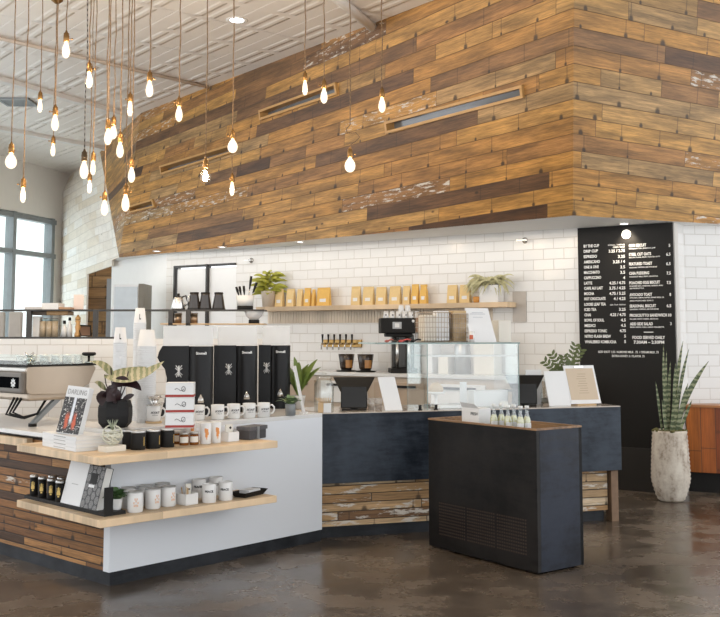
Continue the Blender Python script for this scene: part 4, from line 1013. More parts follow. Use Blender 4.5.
for y in (.07, .95):
    m = MB(); P = [(.30,y-.02,zb+.0),(.36,y-.02,zb),(.36,y+.02,zb),(.30,y+.02,zb),(.065,y-.02,.02),(.105,y-.02,.02),(.105,y+.02,.02),(.065,y+.02,.02)]
    box8(m, [P[4],P[5],P[6],P[7],P[0],P[1],P[2],P[3]]); lg = m.build('leg', m_dgrey, t)
    MB().cyl(.03, 0, .022, 16, (.085, y, 0)).build('rubber_foot', m_black, lg)
for k in range(3):
    MB().tube([(.02,.12+.05*k,zb-.03),(.0,.2+.05*k,.10-.01*k),(.05,.12+.02*k,.06),(.12,.07,.09),(.2,.08,.2)], .009, 8).build('hose', m_black, t)
def onm(px, py): return atZ(px, py, ZL+zt+.0125)
p = W(lx+.01+.01, ly+.03, ZL+zt+.0125)
t = thing('valve_knob', 'small chrome cross-shaped knob standing on the espresso machine', 'knob', p, fc(p))
m = MB(); m.cyl(.014, 0, .03, 12); m.build('base', m_steelb, t)
m = MB()
for k in range(4): a = pi/4+k*pi/2; m.tube([(0,0,.055), (.045*cos(a), 0, .055+.045*sin(a))], .008, 8)
m.tube([(0,0,.03),(0,0,.056)], .008, 8); m.build('cross_handle', m_steelb, t)
random.seed(8)
rowname = ['front row', 'back row']; posn = ['at the left end', 'second from the left', 'in the middle', 'second from the right', 'at the right end']
CU = None
for r_ in range(2):
    for k in range(5):
        lab = 'clear upside-down cup on the espresso machine, %s, %s' % (rowname[r_], posn[k])
        q = W(lx + .07+.095*k, ly + .07+.17*r_, ZL+zt+.0125)
        if CU is None:
            CU = thing('glass_cup', lab, 'cup', q, 0, 'clear cups on the espresso machine')
            MB().lathe([(.034,0),(.028,.062),(.026,.066),(0,.066)], 20).build('cup', m_cupclear, CU); MB().lathe([(.0285,.058),(.0295,.062),(.0265,.068),(0,.068)], 20).build('base_ring', m_china, CU)
        else: dup(CU, q, 0, lab)
p = W(lx+.535, ly+.06, ZL+zt+.0125)
t = thing('tamper', 'black-topped steel tamper standing at the right end of the machine', 'tamper', p, 0)
MB().lathe([(0,0),(.032,0),(.032,.012),(.010,.02),(.009,.055),(0,.055)], 20).build('base', m_steelb, t)
MB().lathe([(0,.055),(.03,.056),(.052,.064),(.052,.078),(.045,.084),(0,.085)], 24).build('handle', m_black, t)
# paper cup stacks
def cupstack(px, y, n, r, hh, lab, pitch=.0125, mark=None):
    q = onV(px, 400, W(0,y), W(1,y)); p = V((q.x, q.y, ZT if y < .6 else ZL))
    t = thing('paper_cup_stack', lab, 'cup stack', p, fc(p), 'stacks of white paper cups')
    for k in range(n):
        m = MB(); z = k*pitch
        if k < n-1: m.lathe([(r*.985,z),(r,z+.001),(r,z+pitch*.55),(r*.965,z+pitch*.62),(r*.965,z+pitch)], 24)
        else: m.lathe([(r*.985,z),(r,z+.001),(r,z+.008),(r*.965,z+.009),(r*.72,z+hh),(r*.70,z+hh),(r*.69,z+hh-.006),(0,z+hh-.006)], 24)
        m.build('paper_cup', m_paper, t)
    if mark:
        m = MB(); m.m = Matrix.Translation((0,0,(n-1)*pitch+hh*.45)) @ Matrix.Rotation(0,4,'Z')
        patch(m, r*.87, -.018, .018, -.12, -.03, 2, .002); patch(m, r*.90, -.020, -.012, -.12, .16, 2, .002); m.build('printed_mark', m_ink, t)
    return t
cupstack(119, .36, 44, .046, .11, 'slim stack of white paper cups, left one behind the patterned plant', mark=1)
cupstack(138.5, .47, 55, .044, .11, 'tallest slim stack of white paper cups, behind the wide stack', mark=1)
cupstack(146, .33, 42, .066, .12, 'wide stack of white paper cups behind the dripper mug')
# grinders
m_blk = plain('satin_black_enamel', (.008,.008,.009), .42, Specular_IOR_Level=.3)
def grinder(px0, pxm, px1, y, lab, notch):
    a, b, c = (onV(q, 380, W(0,y), W(1,y)) for q in (px0, pxm, px1))
    cen = V((b.x, b.y, ZT)); t = thing('coffee_grinder', lab, 'grinder', cen, fc(cen), 'black coffee grinders on the bar')
    dep = cen.length*0 + math.hypot(cen.x, cen.y)
    w1, w2 = (pxm-px0)/1000*dep, (px1-pxm)/1000*dep; hh = .515
    L_ = -w1
    prof = [(L_+.02,0),(L_+.03,.05),(L_+.055,.16),(L_+.06,.28),(L_+.045,.345),(L_+.01,.39),(L_-.01,.43),(L_+.0,.47),(L_+.025,hh)] if notch else [(L_,0),(L_,hh)]
    poly = prof + [(0,hh),(0,0)]; n = len(poly)
    m = MB(); vs = [(x,.03,z) for x, z in poly]+[(x,.26,z) for x, z in poly]
    m.faces(vs, [tuple(reversed(range(n))), tuple(range(n,2*n))]+[(i,n+i,n+(i+1)%n,(i+1)%n) if False else ((i+1)%n,n+(i+1)%n,n+i,i) for i in range(n)])
    m.build('side_panel', m_blk, t)
    r = w2/2
    m = MB(); pl = [(r-r*cos(q), .05-r*.95*sin(q)) for q in [pi*i/14 for i in range(15)]] + [(w2,.26),(0,.26)]
    vs = [(x,y_,0) for x, y_ in pl]+[(x,y_,hh-.004) for x, y_ in pl]; n = len(pl)
    m.faces(vs, [tuple(reversed(range(n))), tuple(range(n,2*n))]); m.faces(vs, [(i,(i+1)%n,n+(i+1)%n,n+i) for i in range(n)], True)
    bd = m.build('rounded_front', m_blk, t)
    m = MB(); tx = MB(); tx.text('Simonelli', .026, Matrix(), 'CENTER', .0004, .001, .85); rr = r*1.0
    for v in tx.v:
        a_ = v.x/rr; m.v.append(V((r+(rr+.001)*sin(a_), .05-(rr*.95+.0015+v.z)*cos(a_), hh-.062+v.y)))
    m.f, m.sm, m.uv = tx.f, tx.sm, tx.uv; m.build('wordmark', m_paper, bd)
    m = MB(); ex = -w1*.33
    for s in (-1,1):
        m.tube([(ex-.018*s,.0285,.285),(ex-.004*s,.0285,.315),(ex-.004*s,.0285,.345),(ex-.022*s,.0285,.372)], .0035, 5)
        m.tube([(ex-.026*s,.0285,.30),(ex+.0,.0285,.33),(ex-.026*s,.0285,.352)], .003, 5)
    m.tube([(ex,.0285,.29),(ex,.0285,.37)], .006, 6); m.build('eagle_emblem', m_paper, t)
    m = MB(); m.lathe([(.028,0),(.022,.03),(.012,.045),(.004,.06),(0,.062)], 16, (r, .05-r*.97, .10)); m.build('dosing_lever', m_steelb, t)
    m = MB()
    x0, x1, y0, y1, z0, z1 = L_+.03, w2-.005, .0, .25, hh+.001, hh+.145
    for q in ((x0,x1,y0,y0+.004),(x0,x1,y1-.004,y1),(x0,x0+.004,y0,y1),(x1-.004,x1,y0,y1)): m.box(*q, z0, z1)
    m.build('hopper', m_frost, t); m = MB(); m.box(x0-.004,x1+.004,y0-.004,y1+.004,z1,z1+.006); m.build('hopper_lid', m_frost, t)
    return t
grinder(159.5, 188.5, 212.5, .52, 'black coffee grinder with curved back edge, left of the other two', True)
grinder(214, 236, 257, .58, 'black coffee grinder in the middle of three', False)
grinder(258.5, 270.5, 290, .64, 'black coffee grinder nearest the leaning white sign', False)
# plant in a grey glass pot beside the grinder, tall plant behind it, sign on edge
p = atZ(290.5, 415.5, ZT)
m_smoke = plain('smoky_pot', (.20,.21,.21), .15)
potted('potted_pilea', 'small round-leaved plant in a smoky glass pot on the bar end', p, [(0,0),(.034,0),(.038,.004),(.040,.085),(.038,.088),(.035,.084),(.034,.07),(0,.068)], m_smoke,
   rosette(26, .075, .115, .10, .026, 9), plain('grey_green_leaf', (.16,.24,.11), .5, var=.3))
q = W(LLEN-.16, .56, ZT)
p = onV(298, 400, W(0,.56), W(1,.56)); p = V((p.x,p.y,ZT))
random.seed(21); lv = []
for k in range(13):
    a = k*2.4; L = random.uniform(.08,.13); zz = random.uniform(.20,.40)
    lv.append(((0,0,.10), (.4*L*cos(a), .3*L*sin(a), zz*.75+.05), (L*cos(a), .6*L*sin(a), zz+.02), .026, (0,-.4,.9)))
lv += [((0,0,.1),(.06,-.03,.30),(.16,-.05,.40),.030,(0,-.6,.8)), ((0,0,.1),(.08,-.03,.27),(.19,-.05,.335),.030,(0,-.5,.85)), ((0,0,.1),(.0,-.02,.30),(-.035,-.04,.42),.028,(.2,-.9,.2))]
potted('potted_peace_lily', 'broad-leaved green plant beside the last grinder, behind the leaning sign', p, [(0,0),(.05,0),(.06,.08),(.062,.10),(.058,.10),(.055,.09),(0,.088)], m_china, lv, plain('lily_leaf', (.16,.22,.05), .4, var=.4, scale=10))
a, b = atZ(304, 413.5, ZT), atY(295.5, 366, atZ(304, 413.5, ZT).y + .02)
t = thing('leaning_sign', 'thin white sign seen edge-on, leaning beside the broad-leaved plant', 'sign', a, fc(a)+R(84))
dx = (b-a); m = MB(); hgt = b.z-a.z; lean = .075
box8(m, [(-.075,-.004,0),(.075,-.004,0),(.075,.004,0),(-.075,.004,0),(-.075,-.004+lean,hgt),(.075,-.004+lean,hgt),(.075,.004+lean,hgt),(-.075,.004+lean,hgt)]); m.build('board', m_paper, t)
m = MB(); m.box(-.05,.05,-.025,.03,0,.012); m.build('foot', m_paper, t)
# ---- rail shelf on the low tiled wall
YR = 9.2
xL, xR = atY(-25, 310, YR).x, atY(264, 310, YR).x; zT_, zD = H+.028*YR-.0, H+.0005*YR
pw = MB(); quad_uv(pw, V((xL,YR-.02,0)), V((xR+.06,YR-.02,0)), 0, zD-.03, 0, .14, V((0,-1,0))); struct(pw.build('wall_pony', m_tile))
m_bsteel = plain('brown_black_steel', (.055,.050,.045), .4, .6)
t = thing('rail_shelf', 'long steel rail shelf with square posts on the low tiled wall', 'shelf', (0, YR, 0), 0)
dY = .30
zt0 = H+.0265*YR
m = MB(); m.box(xL, xR, 0, dY, zt0-.012, zt0); m.build('top_plate', m_bsteel, t)
m = MB(); m.box(xL, atY(113,338,YR).x, -.02, dY, zD-.03, zD-.012); m.build('lower_deck', m_bsteel, t)
m = MB(); m.box(atY(160,323,YR).x, xR, 0, dY, H+.0125*YR-.01, H+.0125*YR); m.build('middle_deck', m_wood, t)
for px in (28.5, 95, 170.5, 188):
    x = atY(px, 320, YR).x; m = MB(); m.box(x-.021, x+.021, .0, .045, zD-.03, zt0-.012); m.build('post', m_bsteel, t)
def onR(px, d=.12, deck=0):
    q = atY(px, 320, YR+d); return V((q.x, YR+d, (zt0, zD-.012, H+.0125*YR)[deck]))
# kettle and three carafes
p = onR(178)
t = thing('gooseneck_kettle', 'chrome gooseneck kettle on the rail shelf, left of three dark carafes', 'kettle', p, 0)
MB().lathe([(0,0),(.062,0),(.066,.01),(.045,.10),(.040,.115),(0,.12)], 24).build('body', m_steelb, t)
MB().lathe([(0,.12),(.035,.121),(.012,.13),(.014,.15),(0,.152)], 16).build('lid', m_black, t)
MB().tube([(.05,0,.03),(.085,0,.06),(.085,0,.10),(.10,0,.13),(.115,0,.125)], [.012,.009,.007,.006,.005], 8).build('spout', m_steelb, t)
MB().tube([(.03,0,.115),(.07,0,.13),(.085,0,.08),(.10,0,.02)], .008, 8).build('handle', m_black, t)
t = thing('carafe', 'dark coffee carafe right beside the chrome kettle on the rail shelf', 'carafe', (0,0,0), 0, 'dark carafes on the rail shelf')
MB().lathe([(0,0),(.062,0),(.062,.006),(.040,.135),(.042,.15),(0,.15)], 24).build('body', plain('dark_brown_glass', (.035,.027,.022), .15), t)
MB().lathe([(0,.1505),(.043,.1505),(.040,.162),(0,.164)], 24).build('lid', m_black, t); MB().lathe([(.063,0),(.064,.0),(.064,.012),(.062,.012)], 24).build('base_ring', m_black, t)
t.location = onR(194)
dup(t, onR(205), 0, 'middle dark coffee carafe of three on the rail shelf'); dup(t, onR(218.5), 0, 'dark coffee carafe nearest the utensil crock on the rail shelf')
p = onR(245)
t = thing('utensil_crock', 'white utensil crock with black base on the right end of the rail shelf', 'crock', p, 0)
MB().lathe([(0,0),(.075,0),(.075,.035)], 24).build('base', m_black, t)
MB().lathe([(.075,.0355),(.085,.13),(.081,.13),(.071,.04),(0,.04)], 24).build('crock', m_china, t)
for i, (x0, x1, h_, lab) in enumerate([(-.03,-.085,.17,'black-handled spoon leaning furthest left in the utensil crock'),(-.02,-.055,.175,'black-handled spoon second from left in the utensil crock'),(0,-.015,.18,'short black-handled utensil in the middle of the crock'),(.02,.055,.27,'tallest dark-handled utensil in the crock'),(.03,.105,.21,'dark-handled utensil leaning right in the crock')]):
    u = thing('utensil', lab, 'utensil', V((p.x,p.y,p.z+.042)), 0, 'utensils in the crock')
    MB().tube([(x0,0,0),(x0+(x1-x0)*.55,0,h_*.55)], .004, 6).build('shaft', m_steelb, u); MB().tube([(x0+(x1-x0)*.55,0,h_*.55),(x0+(x1-x0)*.8,0,h_*.8),(x1,0,h_)], [.006,.012,.011], 8).build('handle', m_black, u)
# books, trays, card on the left of the rail
def flat(name, lab, cat, px0, px1, d, h_, mat, dep=.2, z0=0.0, deck=0):
    a, b = onR(px0, d, deck), onR(px1, d, deck); w_ = b.x-a.x
    m = MB(); m.box(-w_/2, w_/2, 0, dep, 0, h_); return solo(m, name, mat, lab, cat, V(((a.x+b.x)/2, a.y, a.z+z0)), 0, None, .003)
flat('folded_cloth', 'grey-white folded cloth lying at the left on the rail shelf', 'cloth', 24, 41, .04, .025, plain('pale_cloth', (.58,.57,.56), .8))
flat('white_carton', 'flat white carton on the rail shelf above the orange-brown board', 'box', 41, 58, .06, .06, m_paper)
flat('wooden_tray', 'small brown wooden tray on the rail shelf beside the pink card', 'tray', 58.5, 71, .06, .022, plain('brown_tray', (.42,.25,.14), .5))
flat('pink_card', 'pale pink square card standing on the rail shelf left of the doorway', 'card', 73, 83, .15, .142, plain('pale_pink_card', (.74,.62,.55), .6, var=.03), dep=.012)
flat('dark_board', 'dark brown board hanging just under the rail shelf by its left post', 'board', 31, 46, .10, .034, plain('dark_brown_board', (.13,.09,.06), .5), z0=zt0-.05-(zD-.012), deck=1)
flat('orange_board', 'orange-brown wooden board just under the rail shelf, right of the dark board', 'board', 46.3, 67.5, .10, .036, plain('orange_wood_board', (.50,.29,.12), .5), z0=zt0-.05-(zD-.012), deck=1)
flat('white_canister', 'plain white square box on the lower deck beside the left post', 'box', 32.5, 39.5, .08, .19, m_paper, dep=.1, deck=1)
for i, px in enumerate((43, 49.2, 55.2)):
    p = onR(px, .10, 1)
    if i == 0:
        JR = thing('glass_canister', 'left tall glass canister of brown grounds on the lower deck', 'canister', p, 0, 'glass canisters on the lower deck')
        MB().cyl(.0285, 0, .145, 20).build('grounds', plain('tan_grounds', (.58,.42,.29), .8, scale=60), JR); MB().cyl(.030, .0, .165, 20).build('jar', m_glass, JR); MB().cyl(.031, .1655, .172, 20).build('lid', m_steelb, JR)
    else: dup(JR, p, 0, ('middle','right')[i-1]+' tall glass canister of brown grounds on the lower deck')
for i, (px, h_, r) in enumerate(((64.5,.12,.026),(69.8,.15,.024))):
    p = onR(px, .10, 1); t = thing('syrup_bottle', ('short','taller')[i]+' white bottle with black cap between the canisters and the mill', 'bottle', p, 0, 'white bottles on the lower deck')
    MB().lathe([(0,0),(r,0),(r,h_*.65),(r*.4,h_*.85),(r*.4,h_),(0,h_)], 18).build('bottle', m_china, t); MB().lathe([(0,h_),(r*.55,h_),(r*.5,h_+.03),(0,h_+.03)], 14).build('cap', m_black, t)
p = onR(78, .08, 1); t = thing('pepper_mill', 'turned wooden pepper mill on the lower deck beside the tilted tablet', 'mill', p, 0)
MB().lathe([(0,0),(.030,0),(.030,.02),(.020,.05),(.026,.09),(.018,.12),(.027,.15),(0,.152)], 18).build('body', plain('golden_wood', (.52,.29,.10), .4), t); MB().lathe([(0,.152),(.024,.153),(.026,.175),(.012,.19),(.009,.20),(0,.205)], 18).build('knob', plain('golden_wood2', (.52,.29,.10), .4), t)
p = onR(84.5, .02, 1); t = thing('tilted_tablet', 'black tablet tilted back on the lower deck by the right post', 'tablet', p, 0)
m = MB(); box8(m, [(-.03,0,.004),(.07,-.01,.004),(.07,.0,.012),(-.03,.01,.012),(-.09,.09,.105),(.04,.08,.098),(.04,.09,.106),(-.09,.10,.113)]); m.build('frame', m_black, t)
m = MB(); box8(m, [(-.024,-.002,.012),(.058,-.010,.012),(.058,-.009,.013),(-.024,-.001,.013),(-.078,.079,.098),(.034,.070,.092),(.034,.071,.093),(-.078,.080,.099)]); m.build('screen', plain('brown_screen', (.16,.10,.07), .15), t)
p = onR(179.5, .12, 2); 
for i, px in enumerate((178, 194)):
    p = onR(px, .14, 2); t = thing('brass_canister', ('brass-toned canister between the two middle posts','brass-toned canister right of the two middle posts')[i], 'canister', p, 0, 'brass canisters under the rail shelf')
    MB().cyl(.034, 0, .09, 20).build('body', plain('rose_brass', (.55,.38,.24), .3, .7), t); MB().cyl(.035, .0905, .10, 20).build('lid', m_steelb, t)
# grinder bowl at the rail's right end
p = onR(254, .10, 2); t = thing('grinder_bowl', 'clear bowl-shaped hopper on a black collar under the right rail end', 'grinder hopper', p, 0)
MB().lathe([(0,0),(.05,0),(.05,.035),(0,.035)], 20).build('collar', m_black, t); MB().lathe([(.04,.036),(.075,.07),(.092,.115),(.09,.115),(.072,.072),(.036,.038)], 24).build('bowl', m_frost, t)
# fridge with pale front and lounge chairs beyond
a = atY(113, 300, 13.3); b = atY(141.5, 300, 13.3); ztf = atY(126, 284.5, 13.3).z
t = thing('fridge', 'pale upright cabinet with dark side against the plain white wall', 'cabinet', V((b.x, 13.3, 0)), 0)
wdt = b.x-a.x; m = MB(); m.box(-wdt, -.04, 0, .5, .05, ztf); m.build('body', plain('pale_grey_cabinet', (.78,.79,.80), .4), t)
m = MB(); m.box(-.04, .03, -.01, .5, .05, ztf+.01); m.build('side_panel', plain('khaki_grey_side', (.20,.185,.15), .5), t); m = MB(); m.box(-wdt+.02, -.05, -.02, -.001, .9, ztf-.03); d_ = m.build('door', plain('pale_glass_door', (.58,.65,.70), .2), t); m = MB(); m.box(-.09,-.07,-.045,-.021,1.3,1.7); m.build('handle', m_steelb, d_)
m = MB(); m.box(-wdt+.02, -.02, .02, .48, 0, .05); m.build('plinth', m_black, t)
for i, (px, lab) in enumerate(((-2,'grey upholstered chair beyond the rail shelf at the far left edge'),(15.5,'grey upholstered chair beyond the rail shelf, right of the other one'))):
    p = atY(px, 330, 13.0); p.z = 0
    if i == 0:
        CH = thing('lounge_chair', lab, 'chair', p, .1, 'grey chairs by the window'); mg = plain('oat_upholstery', (.50,.47,.43), .9)
        z0 = H+.024*13
        m = MB(); m.box(-.085,.085,-.04,.04,.95,z0-.0); m.build('backrest', mg, CH, bev=.02); m = MB(); m.box(-.1,.1,-.3,.05,.85,.95); m.build('seat', mg, CH, bev=.03)
        for x in (-.08,.08):
            for y in (-.26,.02): m = MB(); m.box(x-.015,x+.015,y-.015,y+.015,0,.85); m.build('leg', m_black, CH)
    else: dup(CH, p, .1, lab)
# ------------------------------------------------------------------ back wall shelf and its goods
def bwat(px, d, z):                                    # point d in front of the tiled wall, seen at column px
    q = bwpx(px, 300, d); return V((q.x, q.y, z))
zS = bwpx(400, 304.2, .2).z
a, b = bwat(262.5, .12, 0), bwat(512, .12, 0); SLn = (b-a).length
t = thing('wall_shelf', 'long pale pine wall shelf carrying kraft coffee bags', 'shelf', BW(bws(a), 0, zS), BANG)
m = MB(); m.box(0, SLn, -.25, -.002, -.055, 0); m.build('board', m_pine, t, bev=.003)
m_slat = planks('ribbed_strip', 3.0, 3, 4, [(0,(.66,.56,.44)),(1,(.70,.60,.48))], vec='Object', rough=.6, gapw=.0005, grain=.05)
m = MB(); z1 = bwpx(400, 311, .0).z; z0 = bwpx(400, 322.5, .0).z
k = 0; x = .0
while x < SLn-.3:
    m.box(x, x+.036, -.012, -.001, z0-zS, -.056); x += .042
m.build('ribbed_strip', m_slat, t)
m_bag = plain('kraft_coffee_bag', (.72,.43,.10), .6, var=.10, scale=30); m_bag2 = plain('pale_kraft_bag', (.72,.52,.24), .6, var=.08, scale=30)
BAGS = [(274.7,284.7,17.5,1,'first kraft bag from the plant end of the wall shelf'),(286,296,17.5,1,'second kraft bag from the plant end of the wall shelf'),(297,303.5,17,1,'slim pale kraft bag left of the golden bag on the wall shelf'),(303.8,312,18,0,'golden kraft bag with rounded top, right of the slim pale bag'),(312.4,315.6,16.5,0,'thinnest golden kraft bag on the wall shelf'),(316,332,18,0,'widest golden kraft bag, left of the first ribbed gap on the shelf'),
 (351,361.5,18.5,1,'first kraft bag right of the ribbed gap above the tap plate'),(362.5,375,18,1,'second kraft bag right of the gap above the tap plate'),(375.8,387.5,17.5,1,'third kraft bag right of the gap above the tap plate'),(389,402,18,1,'kraft bag above the left half of the black brewer'),(403,411,18,1,'pale kraft bag above the right half of the black brewer'),(411.5,419.5,19.5,0,'golden kraft bag, tall one of the pair near the wire baskets'),(420,428,19,0,'golden round-topped kraft bag over the left wire basket'),
 (447,458.5,18,1,'kraft bag with white label over the right wire basket'),(459.5,471.5,18,1,'kraft bag with white label beside the trailing plant')]
random.seed(4)
for i, (p0, p1, hp, pale, lab) in enumerate(BAGS):
    c = bwat((p0+p1)/2, .12, zS+.0005); ds = c.y/1000; w = (p1-p0)*ds/.87*.86; h = hp*ds; dd = .05
    t = thing('coffee_bag', lab, 'coffee bag', c, BANG+random.uniform(-.04,.04), 'kraft coffee bags on the wall shelf')
    m = MB(); n = 6; secs = []
    for j in range(n+1):
        q = j/n; th = dd*(1-q**2.2)*.5+.004; ww = w/2*(1-.05*sin(pi*q)) * (1 if not ('round' in lab) or q < .6 else 1-.5*((q-.6)/.4)**2); secs.append((ww, th, h*q))
    vs = []; 
    for ww, th, z in secs: vs += [(-ww,-th,z),(ww,-th,z),(ww,th,z),(-ww,th,z)]
    fs = [(3,2,1,0)] + [(4*j+a_, 4*j+(a_+1)%4, 4*j+4+(a_+1)%4, 4*j+4+a_) for j in range(n) for a_ in range(4)] + [(4*n,4*n+1,4*n+2,4*n+3)]
    m.faces(vs, fs); m.build('bag', m_bag2 if pale else m_bag, t, bev=.003)
    m = MB(); m.box(-w*.46,w*.46,-.010,.010,h-.028,h+.004); m.build('folded_top', m_bag2 if pale else m_bag, t, bev=.002)
    if w > .09: m = MB(); m.box(-w*.24,w*.24,-dd/2-.003,-dd/2+.006,h*.22,h*.40); m.build('label', m_paper, t)
# plant pots on the shelf
p = bwat(268.5, .16, zS+.0005); random.seed(12)
lv = []
for k in range(95):
    a_ = random.uniform(0, 2*pi); r_ = random.uniform(.02,.235); zz = random.uniform(.02,.40)*(1-.4*(r_/.235)**2); b_ = V((.4*r_*cos(a_), .3*r_*sin(a_)-.02, .15+zz*.7)); e_ = V((r_*cos(a_), .32*r_*sin(a_)-.05, .15+zz*.85))
    lv.append((b_, (b_+e_)/2+V((0,0,.03)), e_+V((.05*cos(a_),-.02,-.02)), .030, (0,-.7,.7)))
potted('potted_pothos', 'bushy yellow-green plant in a pale pot at the left end of the wall shelf', p, [(0,0),(.075,0),(.095,.19),(.097,.20),(.09,.2),(.086,.18),(0,.175)], plain('beige_pot', (.55,.47,.38), .6), lv, plain('pothos_leaf', (.36,.36,.05), .45, var=.45, scale=18))
p = bwat(491.5, .13, zS+.0005)
t = thing('trailing_plant', 'pale trailing plant spilling over a white planter at the right end of the wall shelf', 'potted plant', p, BANG)
m = MB(); m.box(-.115,.115,-.07,.07,0,.19); m.build('planter', m_china, t, bev=.004)
m = MB(); m.box(-.11,.11,-.065,.065,.19,.197); m.build('soil', m_soil, t); m = MB(); random.seed(31)
for k in range(85):
    x0 = random.uniform(-.1,.1); L = random.uniform(.05,.25)*random.choice((-1,1)); y0 = random.uniform(-.05,.03)
    b_ = V((x0, y0, .20)); mid = b_+V((L*.5,-.05,random.uniform(.05,.16))); e_ = b_+V((L*1.05, random.uniform(-.12,-.02), random.uniform(-.14,.10)))
    lf(m, b_, mid, e_, random.uniform(.008,.018), (0,-.8,.6), 6)
m.build('foliage', plain('pale_variegated_leaf', (.46,.43,.24), .5, var=.5, scale=25), t)
p = bwat(476.3, .2, zS+.0005); m = MB(); m.lathe([(0,0),(.03,0),(.036,.065),(.033,.065),(.028,.01),(0,.01)], 20); solo(m, 'terracotta_pot', plain('orange_terracotta', (.62,.28,.06), .6), 'tiny orange pot on the wall shelf left of the white planter', 'pot', p)
# grey panel and small chrome sprinklers on the tile
a, b = bwpx(513, 322, .01), bwpx(526, 291.5, .01); m = MB(); m.box(0, (bws(a)-bws(b)), -.012, -.001, 0, b.z-a.z)
solo(m, 'grey_wall_panel', plain('grey_access_panel', (.44,.40,.36), .5, .2), 'grey metal panel on the tiles right of the wall shelf', 'wall panel', BW(bws(a), 0, a.z), BANG)
for px, py, lab in ((525,240.5,'chrome sidewall sprinkler high on the tiles left of the menu board'),(251.5,260.5,'chrome sidewall sprinkler high on the tiles above the yellow-green plant')):
    q = bwpx(px, py, 0); t = thing('wall_sprinkler', lab, 'sprinkler', q, BANG)
    m = MB(); m.m = Matrix.Rotation(R(90), 4, 'X'); m.lathe([(0,.001),(.035,.001),(.03,.012),(.012,.016),(.012,.06),(0,.06)], 18); m.build('flange', m_steelb, t)
    m = MB(); m.box(-.06,.06,-.085,-.06,-.008,.004); m.build('deflector', m_steelb, t)
# tap plate
a, b = bwpx(324.3, 347, .0), bwpx(362.3, 339.6, .0); wd_ = bws(a)-bws(b); hh = b.z-a.z
t = thing('tap_plate', 'brass wall plate with six black-handled beer taps', 'taps', BW(bws(a), 0, a.z), BANG)
m = MB(); m.box(0, wd_, -.025, -.001, 0, hh); m.build('plate', plain('brushed_brass', (.40,.25,.09), .35, .85), t, bev=.003)
for k in range(6):
    x = wd_*(.06+.155*k); MB().tube([(x,-.025,hh*.45),(x,-.09,hh*.5),(x,-.11,hh*.25),(x,-.11,-.03)], [.012,.012,.010,.008], 8).build('tap', m_steelb, t)
    MB().tube([(x,-.085,hh*.55),(x,-.085,hh+.02),(x,-.085,hh+.065)], [.007,.011,.014], 8).build('handle', m_black, t)
# ---- on the back bar
def bb_at(px, d, dz=0.0): return bwat(px, d, ZBK+.0005+dz)
for i, (px, lab) in enumerate(((346.5,'left one of two dark tapered hoppers on the back bar'),(365.5,'right one of two dark tapered hoppers on the back bar'))):
    p = bb_at(px, .42)
    if i == 0:
        HP = thing('grounds_hopper', lab, 'hopper', p, fc(p), 'dark hoppers on the back bar')
        MB().lathe([(0,0),(.115,0),(.118,.012),(.06,.016),(.062,.03)], 24).build('stand', m_black, HP)
        MB().lathe([(.062,.031),(.072,.04),(.095,.20),(.092,.202),(0,.202)], 24).build('body', plain('dark_brown_plastic', (.035,.022,.015), .2), HP)
        m = MB(); patch(m, .084, .045, .135, -.1, .85, 8, .006); m.build('amber_window', plain('amber_window', (.42,.20,.06), .25), HP)
    else: dup(HP, p, fc(p), lab)
p = bb_at(402.5, .38); s_ = p.y/1000
t = thing('coffee_brewer', 'large black brewer with a small screen and cups on its head, behind the pastry case', 'coffee machine', p, fc(p)+.12)
m = MB(); m.box(-.15,.15,-.15,.15,0,.05); m.build('base', m_black, t, bev=.006)
m = MB(); m.box(-.12,.13,.0,.15,.05,.42); m.build('column', plain('dark_chrome_body', (.06,.055,.05), .2, .7), t, bev=.01)
m = MB()
for x in (-.07, .06): m.tube([(x,-.08,.05),(x,-.08,.36)], .018, 10)
MB().tube([(-.07,-.08,.05),(-.07,-.08,.40)], .018, 10).build('spout', m_steelb, t); MB().tube([(.06,-.08,.05),(.06,-.08,.40)], .018, 10).build('spout', m_steelb, t)
m = MB(); m.box(-.26,.13,-.15,.15,.44,.61); m.box(-.20,.10,-.12,.12,.40,.44); m.build('head', m_black, t, bev=.012)
m = MB(); m.box(.131,.27,-.14,.15,.445,.615); m.build('end_panel', plain('rust_brown_panel', (.20,.09,.035), .4, .4), t, bev=.006)
m = MB(); m.box(-.13,-.03,-.156,-.149,.49,.565); sc_ = m.build('screen', plain('grey_screen', (.40,.41,.42), .3), t); m = MB(); m.box(-.105,-.055,-.158,-.156,.505,.55); m.build('screen_picture', plain('pale_icon', (.75,.75,.74), .4), sc_)
m = MB(); m.m = Matrix.Translation((.10,-.151,.575)) @ Matrix.Rotation(R(90),4,'X'); m.cyl(.016, 0, .006, 16); m.build('dial', m_paper, t)
topz = p.z + .6105
CL = ['at the left end of the brewer head','second from left on the brewer head','third from left on the brewer head','fourth from left on the brewer head','fifth from left on the brewer head','at the right end of the brewer head']
for k in range(6):
    q = p + V((cos(fc(p)+.12)*(-.19+.07*k), sin(fc(p)+.12)*(-.19+.07*k), 0)) - V((0,.05,0)); q = V((q.x,q.y,topz))
    if k == 0:
        PC = thing('paper_cup', 'upturned white paper cup '+CL[0], 'cup', q, 0, 'paper cups on the brewer head')
        MB().lathe([(.032,0),(.033,.004),(.024,.075),(.022,.072),(0,.072)], 18).build('cup', m_paper, PC); m = MB(); patch(m, .029, .02,.04,-.3,.3,4,.001); m.build('printed_mark', m_ink, PC)
    else: dup(PC, q, .2*k, 'upturned white paper cup '+CL[k])
